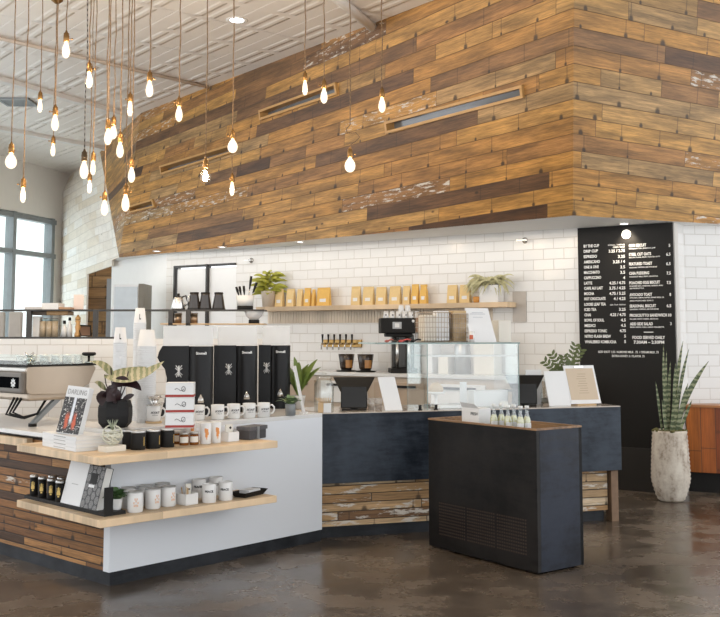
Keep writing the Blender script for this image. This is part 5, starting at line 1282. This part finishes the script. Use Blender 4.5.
for k in range(2):
    q = p + V((-.035+.075*k+.02, -.06, 0)); 
    c = thing('paper_cup_stack', ('left','right')[k]+' one of two taller cup towers on the brewer head', 'cup stack', V((q.x,q.y+.09,topz)), 0, 'cup towers on the brewer head')
    for j in range(4):
        MB().lathe([(.034,.022*j),(.035,.022*j+.004),(.032,.022*j+.0215)] if j < 3 else [(.034,.066),(.035,.07),(.026,.145),(0,.145)], 18).build('paper_cup', m_paper, c)
# white canisters / boxes on the back bar seen through the case
for i, (px, wpx_, h_, mt, lab) in enumerate(((431,12,.30,m_paper,'tall white box on the back bar seen through the left of the pastry case'),(447,11,.18,m_cream2,'cream box on the back bar seen through the case, right of the tall white one'),(462,16,.36,plain('grey_urn', (.40,.40,.39), .3, .6),'grey metal urn on the back bar behind the pastry case'),(487,22,.40,m_cream2,'large cream box on the back bar behind the right half of the pastry case'))):
    p = bb_at(px, .35); w = wpx_*p.y/1000
    if 'urn' in lab:
        t = thing('urn', lab, 'urn', p, 0); MB().lathe([(0,0),(w/2,0),(w/2,h_*.85),(w*.3,h_),(0,h_)], 20).build('body', mt, t); MB().lathe([(0,h_),(w*.1,h_),(w*.08,h_+.04),(0,h_+.04)], 12).build('lid_knob', m_black, t)
    else:
        t = thing('storage_box', lab, 'box', p, BANG); m = MB(); m.box(-w/2,w/2,-.1,.1,0,h_); m.build('box', mt, t, bev=.004); m = MB(); m.box(-w/2-.004,w/2+.004,-.104,.104,h_,h_+.025); m.build('lid', mt, t, bev=.003)
# ------------------------------------------------------------------ steel counter goods
def on(px, py): return atZ(px, py, ZT+.0005)
def spx(px, y): q = onV(px, 400, S(0,y), S(1,y)); return (q-J).dot(SX)
xa, xb, xt0 = spx(427.5, .09), spx(519, .09), spx(377, .09)
CT = 1.497; t = thing('pastry_case', 'clear glass pastry case on the steel counter', 'display case', S(xa, .09, ZT+.0005), SA)
w = xb-xa; dpt = .46; hz = CT-ZT
m = MB(); m.box(0,w,0,.006,.0,hz-.012); m.build('front_pane', m_glass2, t); m = MB(); m.box(0,.006,.006,dpt,0,hz-.012); m.build('side_pane', m_glass2, t); m = MB(); m.box(w-.006,w,.006,dpt,0,hz-.012); m.build('side_pane', m_glass2, t)
m_edge = plain('green_glass_edge', (.22,.30,.28), .15)
m = MB(); m.box(xt0-xa, w+.01, -.01, dpt+.02, hz-.011, hz-.001); m.build('top_pane', glass('top_glass', (.95,.98,.97), .3), t)
m = MB(); m.box(xt0-xa, w+.011, -.0125, -.0102, hz-.012, hz); m.box(xt0-xa-.003, xt0-xa-.0002, -.0125, dpt+.02, hz-.012, hz); m.build('top_edge', m_edge, t)
m = MB(); m.box(-.003,.003,-.003,-.0002,0,hz-.012); m.box(w-.003,w+.003,-.003,-.0002,0,hz-.012); m.box(-.002,0,dpt,dpt+.003,0,hz-.012); m.build('pane_edge', m_edge, t)
m = MB(); m.box(.012,w-.012,.05,dpt,hz-.115,hz-.107); m.build('glass_shelf', glass('shelf_glass', (.93,.97,.96), .4), t)
m = MB(); m.box(.012,w-.012,.046,.05,hz-.117,hz-.104); m.build('shelf_edge', m_paper, t)
for px in (420, 436):
    q = S(spx(px, .06), .06, ZT+.0005); m = MB(); 
    cl = thing('glass_clamp', 'black clamp foot at the pastry case front corner, '+('left one' if px == 420 else 'right one'), 'clamp', q, SA, 'clamp feet of the pastry case'); MB().cyl(.012, 0, .04, 12).build('post', m_black, cl); MB().cyl(.018, .0, .006, 12).build('base', m_black, cl)
def inS(px, y, z=0.0): return S(spx(px, y), y, ZT+.001+z)
def bxs(name, lab, cat, px0, px1, y, h_, mat, dep=.12, z=0.0, grp=None):
    x0, x1 = spx(px0, y), spx(px1, y); m = MB(); m.box(-(x1-x0)/2,(x1-x0)/2,0,dep,0,h_); return solo(m, name, mat, lab, cat, S((x0+x1)/2, y, ZT+.001+z), SA, grp, .003)
bxs('serving_tray', 'long low white tray on the floor of the pastry case', 'tray', 440, 470, .14, .025, m_china, .2)
bxs('pastry_box', 'wide white box inside the pastry case, lower right', 'box', 474, 508, .30, .13, m_paper, .12)
bxs('menu_card', 'small white standing card inside the pastry case below the glass shelf', 'card', 460, 467, .40, .20, m_paper, .008)
t = thing('slate_board', 'dark serving slate on the floor of the pastry case', 'board', inS(446, .37), SA); m = MB(); m.box(-.17,.17,-.04,.08,.0,.02); m.build('board', m_dgrey, t)
m = MB(); m.box(-.005,.012,-.1+.09,.0,.021,.03); m.build('tag', m_paper, t)
t = thing('cake_stand', 'low beige cake stand inside the pastry case, left half', 'cake stand', inS(436, .30), SA); MB().lathe([(0,0),(.05,0),(.05,.008),(.012,.02),(.012,.10),(.075,.115),(.075,.13),(0,.13)], 24).build('stand', m_china, t); MB().lathe([(.06,.1305),(.062,.16),(.03,.2),(0,.205)], 18).build('cake', plain('beige_cake', (.62,.46,.28), .8), t)
bxs('price_card', 'small cream price card with blue print inside the case, lower right corner', 'card', 500, 508, .13, .05, m_cream2, .006)
# on the case top
zc = hz+.0005
def basket(lab, px0, px1, y, h_, fill, rim):
    x0, x1 = spx(px0, y), spx(px1, y); w_ = (x1-x0)*.98; d_ = .2
    t = thing('wire_basket', lab, 'basket', S((x0+x1)/2, y, CT+.001), SA, 'wire baskets on the pastry case')
    hx = w_/2; lines = []
    n = 9
    for i in range(n+1):
        x = -hx+w_*i/n; lines += [[(x*.93,0,.003),(x,0,h_)], [(x*.93,d_,.003),(x,d_,h_)]]
    for i in range(7):
        z = .003+(h_-.003)*i/6; f_ = .93+.07*i/6; lines.append([(-hx*f_,0,z),(hx*f_,0,z)]); lines.append([(hx*f_,0,z),(hx*f_,d_,z)]); lines.append([(-hx*f_,0,z),(-hx*f_,d_,z)])
    for i in range(6):
        y_ = d_*i/5; lines += [[(-hx*.93,y_,.003),(-hx,y_,h_)], [(hx*.93,y_,.003),(hx,y_,h_)], [(-hx*.93,y_,.003),(hx*.93,y_,.003)]]
    m = MB()
    for l in lines: m.tube(l, .0024, 5)
    m.tube([(-hx,0,h_),(hx,0,h_),(hx,d_,h_),(-hx,d_,h_),(-hx,0,h_)], .004, 6); m.build('wire_frame', m_champ, t)
    return t, w_, d_
t, w_, d_ = basket('wire basket full of white paper bags on the pastry case, left one', 423.7, 451.5, .18, .245, None, None)
m = MB(); m.box(-w_/2+.02, w_/2-.02, .02, d_-.02, .008, .225); m.build('liner', m_cream2, t, bev=.01)
m = MB(); m.box(.0, w_/2-.006, .012, .10, .012, .258); solo_ = m; m.build('paper_bags', m_paper, t, bev=.008)
t, w_, d_ = basket('wire basket of kraft paper bags on the pastry case, right one', 453.2, 469, .18, .235, None, None)
m = MB(); m.box(-w_/2+.01, w_/2-.01, .012, d_-.02, .008, .262); m.build('kraft_bags', m_kraft, t, bev=.006)
p = S(spx(472.3, .12), .12, CT+.001)
t = thing('printed_cup', 'white cup with red print on the pastry case beside the white sign', 'cup', p, fc(p)); MB().lathe([(0,0),(.022,0),(.026,.09),(.023,.09),(.02,.005),(0,.005)], 18).build('cup', m_china, t); m = MB(); patch(m, .0245, .025,.06,-.8,.5,6,.0012); m.build('red_print', plain('faded_red', (.52,.12,.06), .6), t)
x0, x1 = spx(473.5, .10), spx(499.5, .10)
t = thing('white_sign', 'large white notice card leaning back on top of the pastry case', 'sign', S((x0+x1)/2, .14, CT+.001), SA)
hw = (x1-x0)/2; m = MB(); box8(m, [(-hw,0,0),(hw,0,0),(hw,.006,0),(-hw,.006,0),(-hw-.02,.07,.285),(hw-.045,.07,.285),(hw-.045,.076,.285),(-hw-.02,.076,.285)]); m.build('card', m_paper, t)
m = MB()
for k, (u, w2) in enumerate(((.245,.05),(.232,.07),(.205,.045))): y_ = .07*u/.285-.0012; m.box(-w2-.03,w2-.03,y_-.0004,y_+.0004,u,u+.006)
m.m = Matrix(); m.build('faint_print', plain('pale_grey_print', (.55,.56,.58), .6), t)
m = MB(); m.box(-.03,.03,.02,.16,0,.01); m.build('foot', m_paper, t)
bxs('cream_box', 'cream cardboard box on the pastry case right of the white notice', 'box', 499.5, 512, .26, .185, m_cream2, .15, hz)
for px, mt, lab, ln in ((401, plain('red_handle', (.50,.06,.05), .4), 'red-handled serving scoop lying on the case top', .12),(413, m_black, 'black-handled serving spoon lying on the case top', .1),(387, plain('dull_red_cloth', (.42,.12,.09), .8), 'small dull red sachet lying at the left end of the case top', .07)):
    p = S(spx(px, .15), .15, CT+.001); t = thing('serving_spoon' if 'sachet' not in lab else 'sachet', lab, 'spoon' if 'sachet' not in lab else 'sachet', p, SA+.3)
    MB().lathe([(0,0),(.014,.002),(.022,.009),(.02,.016),(.009,.020),(0,.022)], 14, (0,0,0), .6).build('bowl', mt, t); MB().tube([(.014,0,.013),(.014+ln*.4,0,.026),(.014+ln*.8,.015,.022)], [.007,.006,.007], 8).build('handle', mt, t)
# point-of-sale screens
def pos(px, lab, wpx_, flip):
    p = S(spx(px, .22), .22, ZT+.0005); k = p.y/1000
    t = thing('checkout_terminal', lab, 'tablet', p, fc(p))
    m = MB(); m.box(-.10,.10,-.06,.08,0,.012); m.build('base', m_black, t, bev=.004)
    m = MB(); m.box(-.03,.03,.0,.04,.012,.15); m.build('stand', m_black, t)
    w_ = .105; m = MB(); b0, b1 = (-.06,.045), (.0,.225)
    box8(m, [(-w_,-.060,.02),(w_,-.060,.02),(w_,-.048,.02),(-w_,-.048,.02),(-w_,-.01,.19),(w_,-.01,.19),(w_,.002,.19),(-w_,.002,.19)]); sc = m.build('customer_screen', m_black, t, bev=.004)
    e = .008; m = MB(); box8(m, [(-w_+e,-.0600,.027),(w_-e,-.0600,.027),(w_-e,-.056,.027),(-w_+e,-.056,.027),(-w_+e,-.0138,.183),(w_-e,-.0138,.183),(w_-e,-.010,.183),(-w_+e,-.010,.183)]); m.build('glass', plain('screen_glass', (.012,.013,.014), .12), sc)
    m = MB(); a_, b_ = .17, .11; box8(m, [(-b_,.07,.14),(b_,.07,.14),(b_,.086,.14),(-b_,.086,.14),(-a_,.16,.255),(a_,.16,.255),(a_,.176,.25),(-a_,.176,.25)]); m.build('cashier_screen', m_black, t, bev=.004)
    return t
pos(354, 'black checkout tablet facing out on the steel counter, near the glass jar', 25, 0)
pos(524.5, 'black checkout screen right of the pastry case, seen past its glass', 25, 1)
def signcard(px0, px1, pyt, lab, y, mat=m_paper, lean=.06, skew=.0):
    x0, x1 = spx(px0, y), spx(px1, y); p = S((x0+x1)/2, y, ZT+.0005); hh = (408-pyt)*p.y/1000; hw = (x1-x0)/2
    t = thing('sign_card', lab, 'sign', p, SA, 'white counter sign cards')
    m = MB(); box8(m, [(-hw,0,0),(hw,0,0),(hw,.006,0),(-hw,.006,0),(-hw-skew,lean,hh),(hw-skew,lean,hh),(hw-skew,lean+.006,hh),(-hw-skew,lean+.006,hh)]); m.build('card', mat, t)
    m = MB(); m.box(-hw*.6,hw*.6,.0061,.09,0,.008); m.build('foot', mat, t); return t
signcard(385.5, 402.5, 375.5, 'white blank sign card leaning on the counter left of the pastry case', .10, skew=.045)
signcard(549.5, 571, 374, 'white blank sign card on the counter left of the framed kraft sheet', .14, skew=.02)
signcard(527, 543, 374, 'white sheet standing behind the glass bottle, right of the checkout screen', .36, skew=-.02)
# glass jar with wooden picks box, tumblers
p = S(spx(324, .18), .18, ZT+.0005)
t = thing('glass_jar', 'large clear glass jar with lid at the left end of the steel counter', 'jar', p, 0)
MB().lathe([(0,0),(.075,0),(.078,.006),(.078,.21),(.06,.235),(.055,.25),(.052,.25),(.057,.233),(.074,.208),(.074,.01),(0,.01)], 28).build('jar', m_glass2, t); MB().lathe([(0,.2505),(.06,.251),(.062,.27),(.02,.285),(.018,.30),(0,.302)], 24).build('lid', m_glass2, t)
p = S(spx(324.5, .05), .05, ZT+.0005)
t = thing('pick_holder', 'small wood and white holder of stir sticks before the glass jar', 'holder', p, fc(p))
m = MB(); m.box(-.05,-.008,-.03,.03,0,.075); m.build('wooden_block', m_wood, t, bev=.003); m = MB(); m.box(-.0075,.052,-.032,.03,0,.07); m.build('white_box', m_paper, t, bev=.002)
random.seed(3)
for k in range(7): MB().tube([(-.03+.012*k,-.01+.005*(k%2),.0755),(-.07+.02*k,-.02,.112)], .004, 6).build('stir_stick', m_wood, t)
for i, (px, lab) in enumerate(((371,'small clear tumbler right of the checkout tablet'),(378.5,'small clear tumbler beside the white blank sign card'))):
    p = S(spx(px, .25), .25, ZT+.0005)
    if i == 0: TG = thing('glass_tumbler', lab, 'glass', p, 0, 'clear tumblers on the steel counter'); MB().lathe([(0,0),(.028,0),(.033,.09),(.030,.09),(.026,.006),(0,.006)], 20).build('tumbler', m_cupclear, TG); MB().lathe([(0,.0065),(.0255,.0065),(.027,.04),(0,.04)], 18).build('tan_fill', plain('tan_syrup', (.45,.32,.2), .4), TG)
    else: dup(TG, p, 0, lab)
p = S(spx(546.5, .30), .30, ZT+.0005)
t = thing('glass_bottle', 'clear round-bottomed glass bottle on the counter behind the blank sign card', 'bottle', p, 0)
MB().lathe([(0,0),(.045,0),(.05,.01),(.05,.10),(.03,.17),(.018,.21),(.018,.26),(.014,.26),(.014,.21),(.026,.17),(.046,.10),(.046,.012),(0,.01)], 24).build('bottle', m_glass2, t); MB().lathe([(0,.0105),(.0455,.0125),(.0455,.055),(0,.06)], 20).build('dry_fill', plain('grey_brown_fill', (.30,.27,.22), .8, var=.5, scale=60), t)
p = S(spx(586.5, .16), .16, ZT+.0005)
t = thing('framed_clipboard', 'white framed kraft menu sheet with clip standing on the counter', 'sign', p, SA+.04)
k = p.y/1000; hw, hh = .150, .335; ln = .07
def slab(mb, x0, x1, z0, z1, off, th, sk=.03):
    f_ = lambda z: ln*z/hh
    s_ = lambda z: -sk*z/hh
    box8(mb, [(x0+s_(z0),f_(z0)-off,z0),(x1+s_(z0),f_(z0)-off,z0),(x1+s_(z0),f_(z0)-off+th,z0),(x0+s_(z0),f_(z0)-off+th,z0),(x0+s_(z1),f_(z1)-off,z1),(x1+s_(z1),f_(z1)-off,z1),(x1+s_(z1),f_(z1)-off+th,z1),(x0+s_(z1),f_(z1)-off+th,z1)])
m = MB(); slab(m, -hw, hw, .012, hh, 0, .012); m.build('board', m_paper, t)
m = MB(); slab(m, -hw+.012, hw-.018, .045, hh-.025, .002, .0018); sh = m.build('kraft_sheet', plain('kraft_sheet', (.56,.45,.33), .7, var=.03), t)
m = MB()
for i in range(9): z = .10+.02*i; slab(m, -.05+.01*(i%3), .05-.008*(i%2), z, z+.004, .0026, .0005)
sh2 = m.build('faint_print', plain('brown_print', (.38,.29,.20), .7), sh)
m = MB(); slab(m, -.055, .04, hh-.022, hh-.004, .010, .009); m.build('clip', m_steelb, t)
m = MB(); m.box(-.10,.08,-.03,.11,0,.011); m.build('stand', m_wood, t)
# potted zz plant
p = S(spx(568, .46), .46, ZT+.0005); random.seed(17); lv = []; st = []
for k, (dx, tz, dy) in enumerate([(-.19,.36,-.02),(-.13,.42,.04),(-.03,.40,.02),(.07,.50,-.02),(.12,.46,.03),(.03,.36,-.06),(-.09,.30,-.06)]):
    b_ = V((dx*.1, dy*.1, .10)); e_ = V((dx, dy, tz)); mid = V((dx*.30, dy*.4, tz*.72)); n = 9
    cu = [b_*(1-q)**2+mid*2*q*(1-q)+e_*q*q for q in [i/n for i in range(n+1)]]; st.append(cu)
    for i in range(3, n+1):
        tg = (cu[i]-cu[i-1]).normalized(); sd = tg.cross(V((0,-1,0))).normalized()
        for s_ in (-1, 1): lv.append((cu[i], cu[i]+sd*s_*.022+tg*.012, cu[i]+sd*s_*.042+tg*.032, .0125, (0,-1,.3)))
potted('potted_zz_plant', 'dark green glossy-leaved plant in a tan pot behind the framed kraft sheet', p, [(0,0),(.06,0),(.07,.10),(.072,.11),(.066,.11),(.062,.095),(0,.09)], plain('tan_pot', (.52,.40,.28), .6), lv, plain('dark_zz_leaf', (.085,.11,.028), .4, var=.4, scale=20), stem=st)
# bottles and carton in the bin
m_liq = plain('lemonade', (.55,.52,.22), .25)
def binp(x, y): return b1 + bx*x + by*y + V((0,0,ZW+.0005))
def binx(px, y): A, B_ = b1+by*y, b1+by*y+bx; return (onV(px, 425, A, B_)-b1).dot(bx)
bl_ = ['first bottle beside the white carton in the bin','second bottle from the white carton in the bin','third bottle from the white carton in the bin','fourth bottle from the white carton in the bin','fifth bottle from the white carton in the bin','last bottle, nearest the open corner of the bin']
for i, px in enumerate((494, 501.5, 508, 514, 520.5, 527)):
    yb = (.20,.26)[i % 2]; p = binp(binx(px, yb), yb)
    if i == 0:
        BT = thing('drink_bottle', 'clear bottle of pale drink, '+bl_[0], 'bottle', p, 0, 'drink bottles in the bin')
        MB().lathe([(0,0),(.026,0),(.029,.004),(.029,.10),(.014,.145),(.0115,.185),(.0135,.19),(.0135,.198),(.010,.198),(.010,.15),(.026,.10),(.026,.006),(0,.005)], 20).build('bottle', m_glass2, BT)
        MB().lathe([(0,.006),(.0255,.007),(.0255,.10),(.0165,.128),(0,.128)], 18).build('drink', m_liq, BT); MB().lathe([(.0137,.186),(.016,.188),(.016,.204),(0,.205)], 14).build('cap', m_china, BT)
        m = MB(); patch(m, .029, .03, .085, -.9, .9, 8, .0012); m.build('label', m_paper, BT)
    else: dup(BT, p, random.uniform(-.4,.4), 'clear bottle of pale drink, '+bl_[i])
xq = binx(477, .22); p = binp(xq, .22)
t = thing('drink_carton', 'white open carton standing in the bin beside the bottles', 'carton', p, BA)
m = MB(); m.box(-.10,.085,-.06,.06,0,.165); m.build('carton', m_paper, t, bev=.003)
m = MB(); box8(m, [(-.10,-.06,.166),(.085,-.06,.166),(.085,-.055,.166),(-.10,-.055,.166),(-.09,-.085,.205),(.06,-.085,.200),(.06,-.08,.2),(-.09,-.08,.205)]); m.build('flap', m_paper, t)
m = MB(); m.box(-.101,-.1002,-.055,.055,.005,.16); m.build('kraft_side', m_kraft, t); m = MB(); m.text('FRESH', .03, Matrix.Translation((.035,-.0612,.115)) @ UPM, 'CENTER', .0004, .0004, .9); m.build('lettering', m_ink, t)
# ------------------------------------------------------------------ tall snake plant
pc = atY(669.5, 430, 9.62); pz = V((pc.x, 9.62, 0))
t = thing('snake_plant', 'tall snake plant in a ribbed weathered cream planter beside the menu board', 'potted plant', pz, 0)
prof = []; n = 34
for i in range(n+1):
    q = i/n; z = .66*q; r = .105+.075*min(1, (q/.30))**.6 - (.022*max(0,(q-.35)/.65)**1.3)
    prof.append((r + (.0045 if i % 2 else -.0045), z))
prof = [(0,0)] + prof + [(.145,.655),(.140,.60),(0,.60)]
def planter_mat():
    tt = NT('weathered_cream_ridges'); c = tt.co(); a_ = tt.noise(tt.vmul(c, (6,6,3)), 1.6, 7, .7); o = tt.sep(c)
    return tt.set(tt.ramp(a_, [(.36,(.24,.18,.13)),(.46,(.52,.45,.37)),(.60,(.66,.60,.51))]), .75)
MB().lathe(prof, 40).build('planter', planter_mat(), t)
m = MB(); random.seed(2)
for k in range(60):
    a_ = random.uniform(0,6.3); r_ = random.uniform(.05,.155); m.lathe([(0,0),(.02,.006),(.018,.02),(0,.028)], 6, (r_*cos(a_), r_*sin(a_), .645 if r_ > .12 else .635), 1)
m.build('moss', plain('mossy_soil', (.11,.10,.03), .9, var=.5, scale=40), t)['kind'] = 'stuff'
def snake_mat():
    tt = NT('snake_leaf'); c = tt.co(); o = tt.sep(c); w_ = tt.M('SINE', tt.M('ADD', tt.M('MULTIPLY', o[2], 130.0), tt.M('MULTIPLY', tt.noise(c, 28, 3), 9.0)))
    return tt.set(tt.mix(tt.mr(w_, -.3, .7), (.06,.085,.03), (.27,.29,.16)), .4)
m_snake = snake_mat()
LV = [((.02,0),(.05,-.02),(683,341),.030),((.06,.02),(.08,.0),(689,348.5),.026),((-.03,-.02),(-.06,-.03),(663.5,344.5),.022),((.06,-.03),(.10,-.03),(708.8,361),.040),((-.07,0),(-.10,-.02),(655.6,381.5),.022),((0,.03),(.0,.02),(670.5,361.5),.026),((.03,-.05),(.03,-.05),(675.5,363),.026),((.05,-.05),(.09,-.06),(688,383),.034),((-.02,.03),(-.03,.02),(666.5,351),.022),((.0,-.07),(.02,-.08),(678,395),.045),((-.05,-.04),(-.06,-.05),(662,400),.025),((.07,-.05),(.12,-.06),(692,400),.028)]
for (bx_, by_), (mx_, my_), (tx, ty), wd_ in LV:
    e_ = atY(tx, ty, 9.60+my_) - pz; b_ = V((bx_, by_, .62)); mid = V((mx_, my_, .62+(e_.z-.62)*.5)); n = 10; cu = []; ws_ = []
    for i in range(n+1):
        q = i/n; cu.append(b_*(1-q)**2+mid*2*q*(1-q)+e_*q*q); ws_.append(max(.001, wd_*.62*(.55+.45*sin(pi*min(q,.7)/1.4+.3))*(1 if q < .6 else (1-((q-.6)/.4)**2))))
    m = MB(); m.leaf(cu, ws_, (.3*sin(tx), -1, .1), .35); m.build('leaf', m_snake, t)
# ------------------------------------------------------------------ light, sky, camera
w = bpy.data.worlds.new('daylight'); SC.world = w; w.use_nodes = True
bg = w.node_tree.nodes['Background']; bg.inputs[0].default_value = (.93,.965,1.0,1); bg.inputs[1].default_value = 1.5
def area(name, loc, rot, sx, sy, e, c=(1,1,1), spread=180):
    l = bpy.data.lights.new(name, 'AREA'); l.shape = 'RECTANGLE'; l.size, l.size_y, l.energy, l.color = sx, sy, e, c; l.spread = R(spread)
    o = bpy.data.objects.new(name, l); COL.objects.link(o); o.location = loc; o.rotation_euler = rot; return o
# strip of LEDs under the soffit, close to the tiled wall
a = BW(4.0, .28, HS-.02)
area('soffit_led_strip', a, (R(0), 0, BANG), 7.6, .12, 8, (1,.93,.84))
s = bpy.data.lights.new('menu_spot', 'SPOT'); s.energy = 15; s.spot_size = R(95); s.spot_blend = .8; s.color = (1,.86,.66); s.shadow_soft_size = .03
mp = onV(625, 222, BW(0,.1), BW(3,.1)); o = bpy.data.objects.new('menu_spot', s); COL.objects.link(o); o.location = (mp.x, mp.y, HS-.03); o.rotation_euler = (R(12), 0, BANG)
cam = bpy.data.cameras.new('camera'); co = bpy.data.objects.new('camera', cam); COL.objects.link(co)
co.location = (0, 0, H); co.rotation_euler = (R(90)+PITCH, 0, 0)
cam.sensor_width = 36; cam.sensor_fit = 'HORIZONTAL'; cam.lens = F*36/720; cam.shift_x = 0; cam.shift_y = (PCY-308.5)/720
cam.clip_start = .05; cam.clip_end = 200
SC.camera = co
SC.view_settings.view_transform = 'Standard'; SC.view_settings.look = 'None'; SC.view_settings.gamma = 1; SC.view_settings.use_curve_mapping = False
SC.view_settings.exposure = 0.62
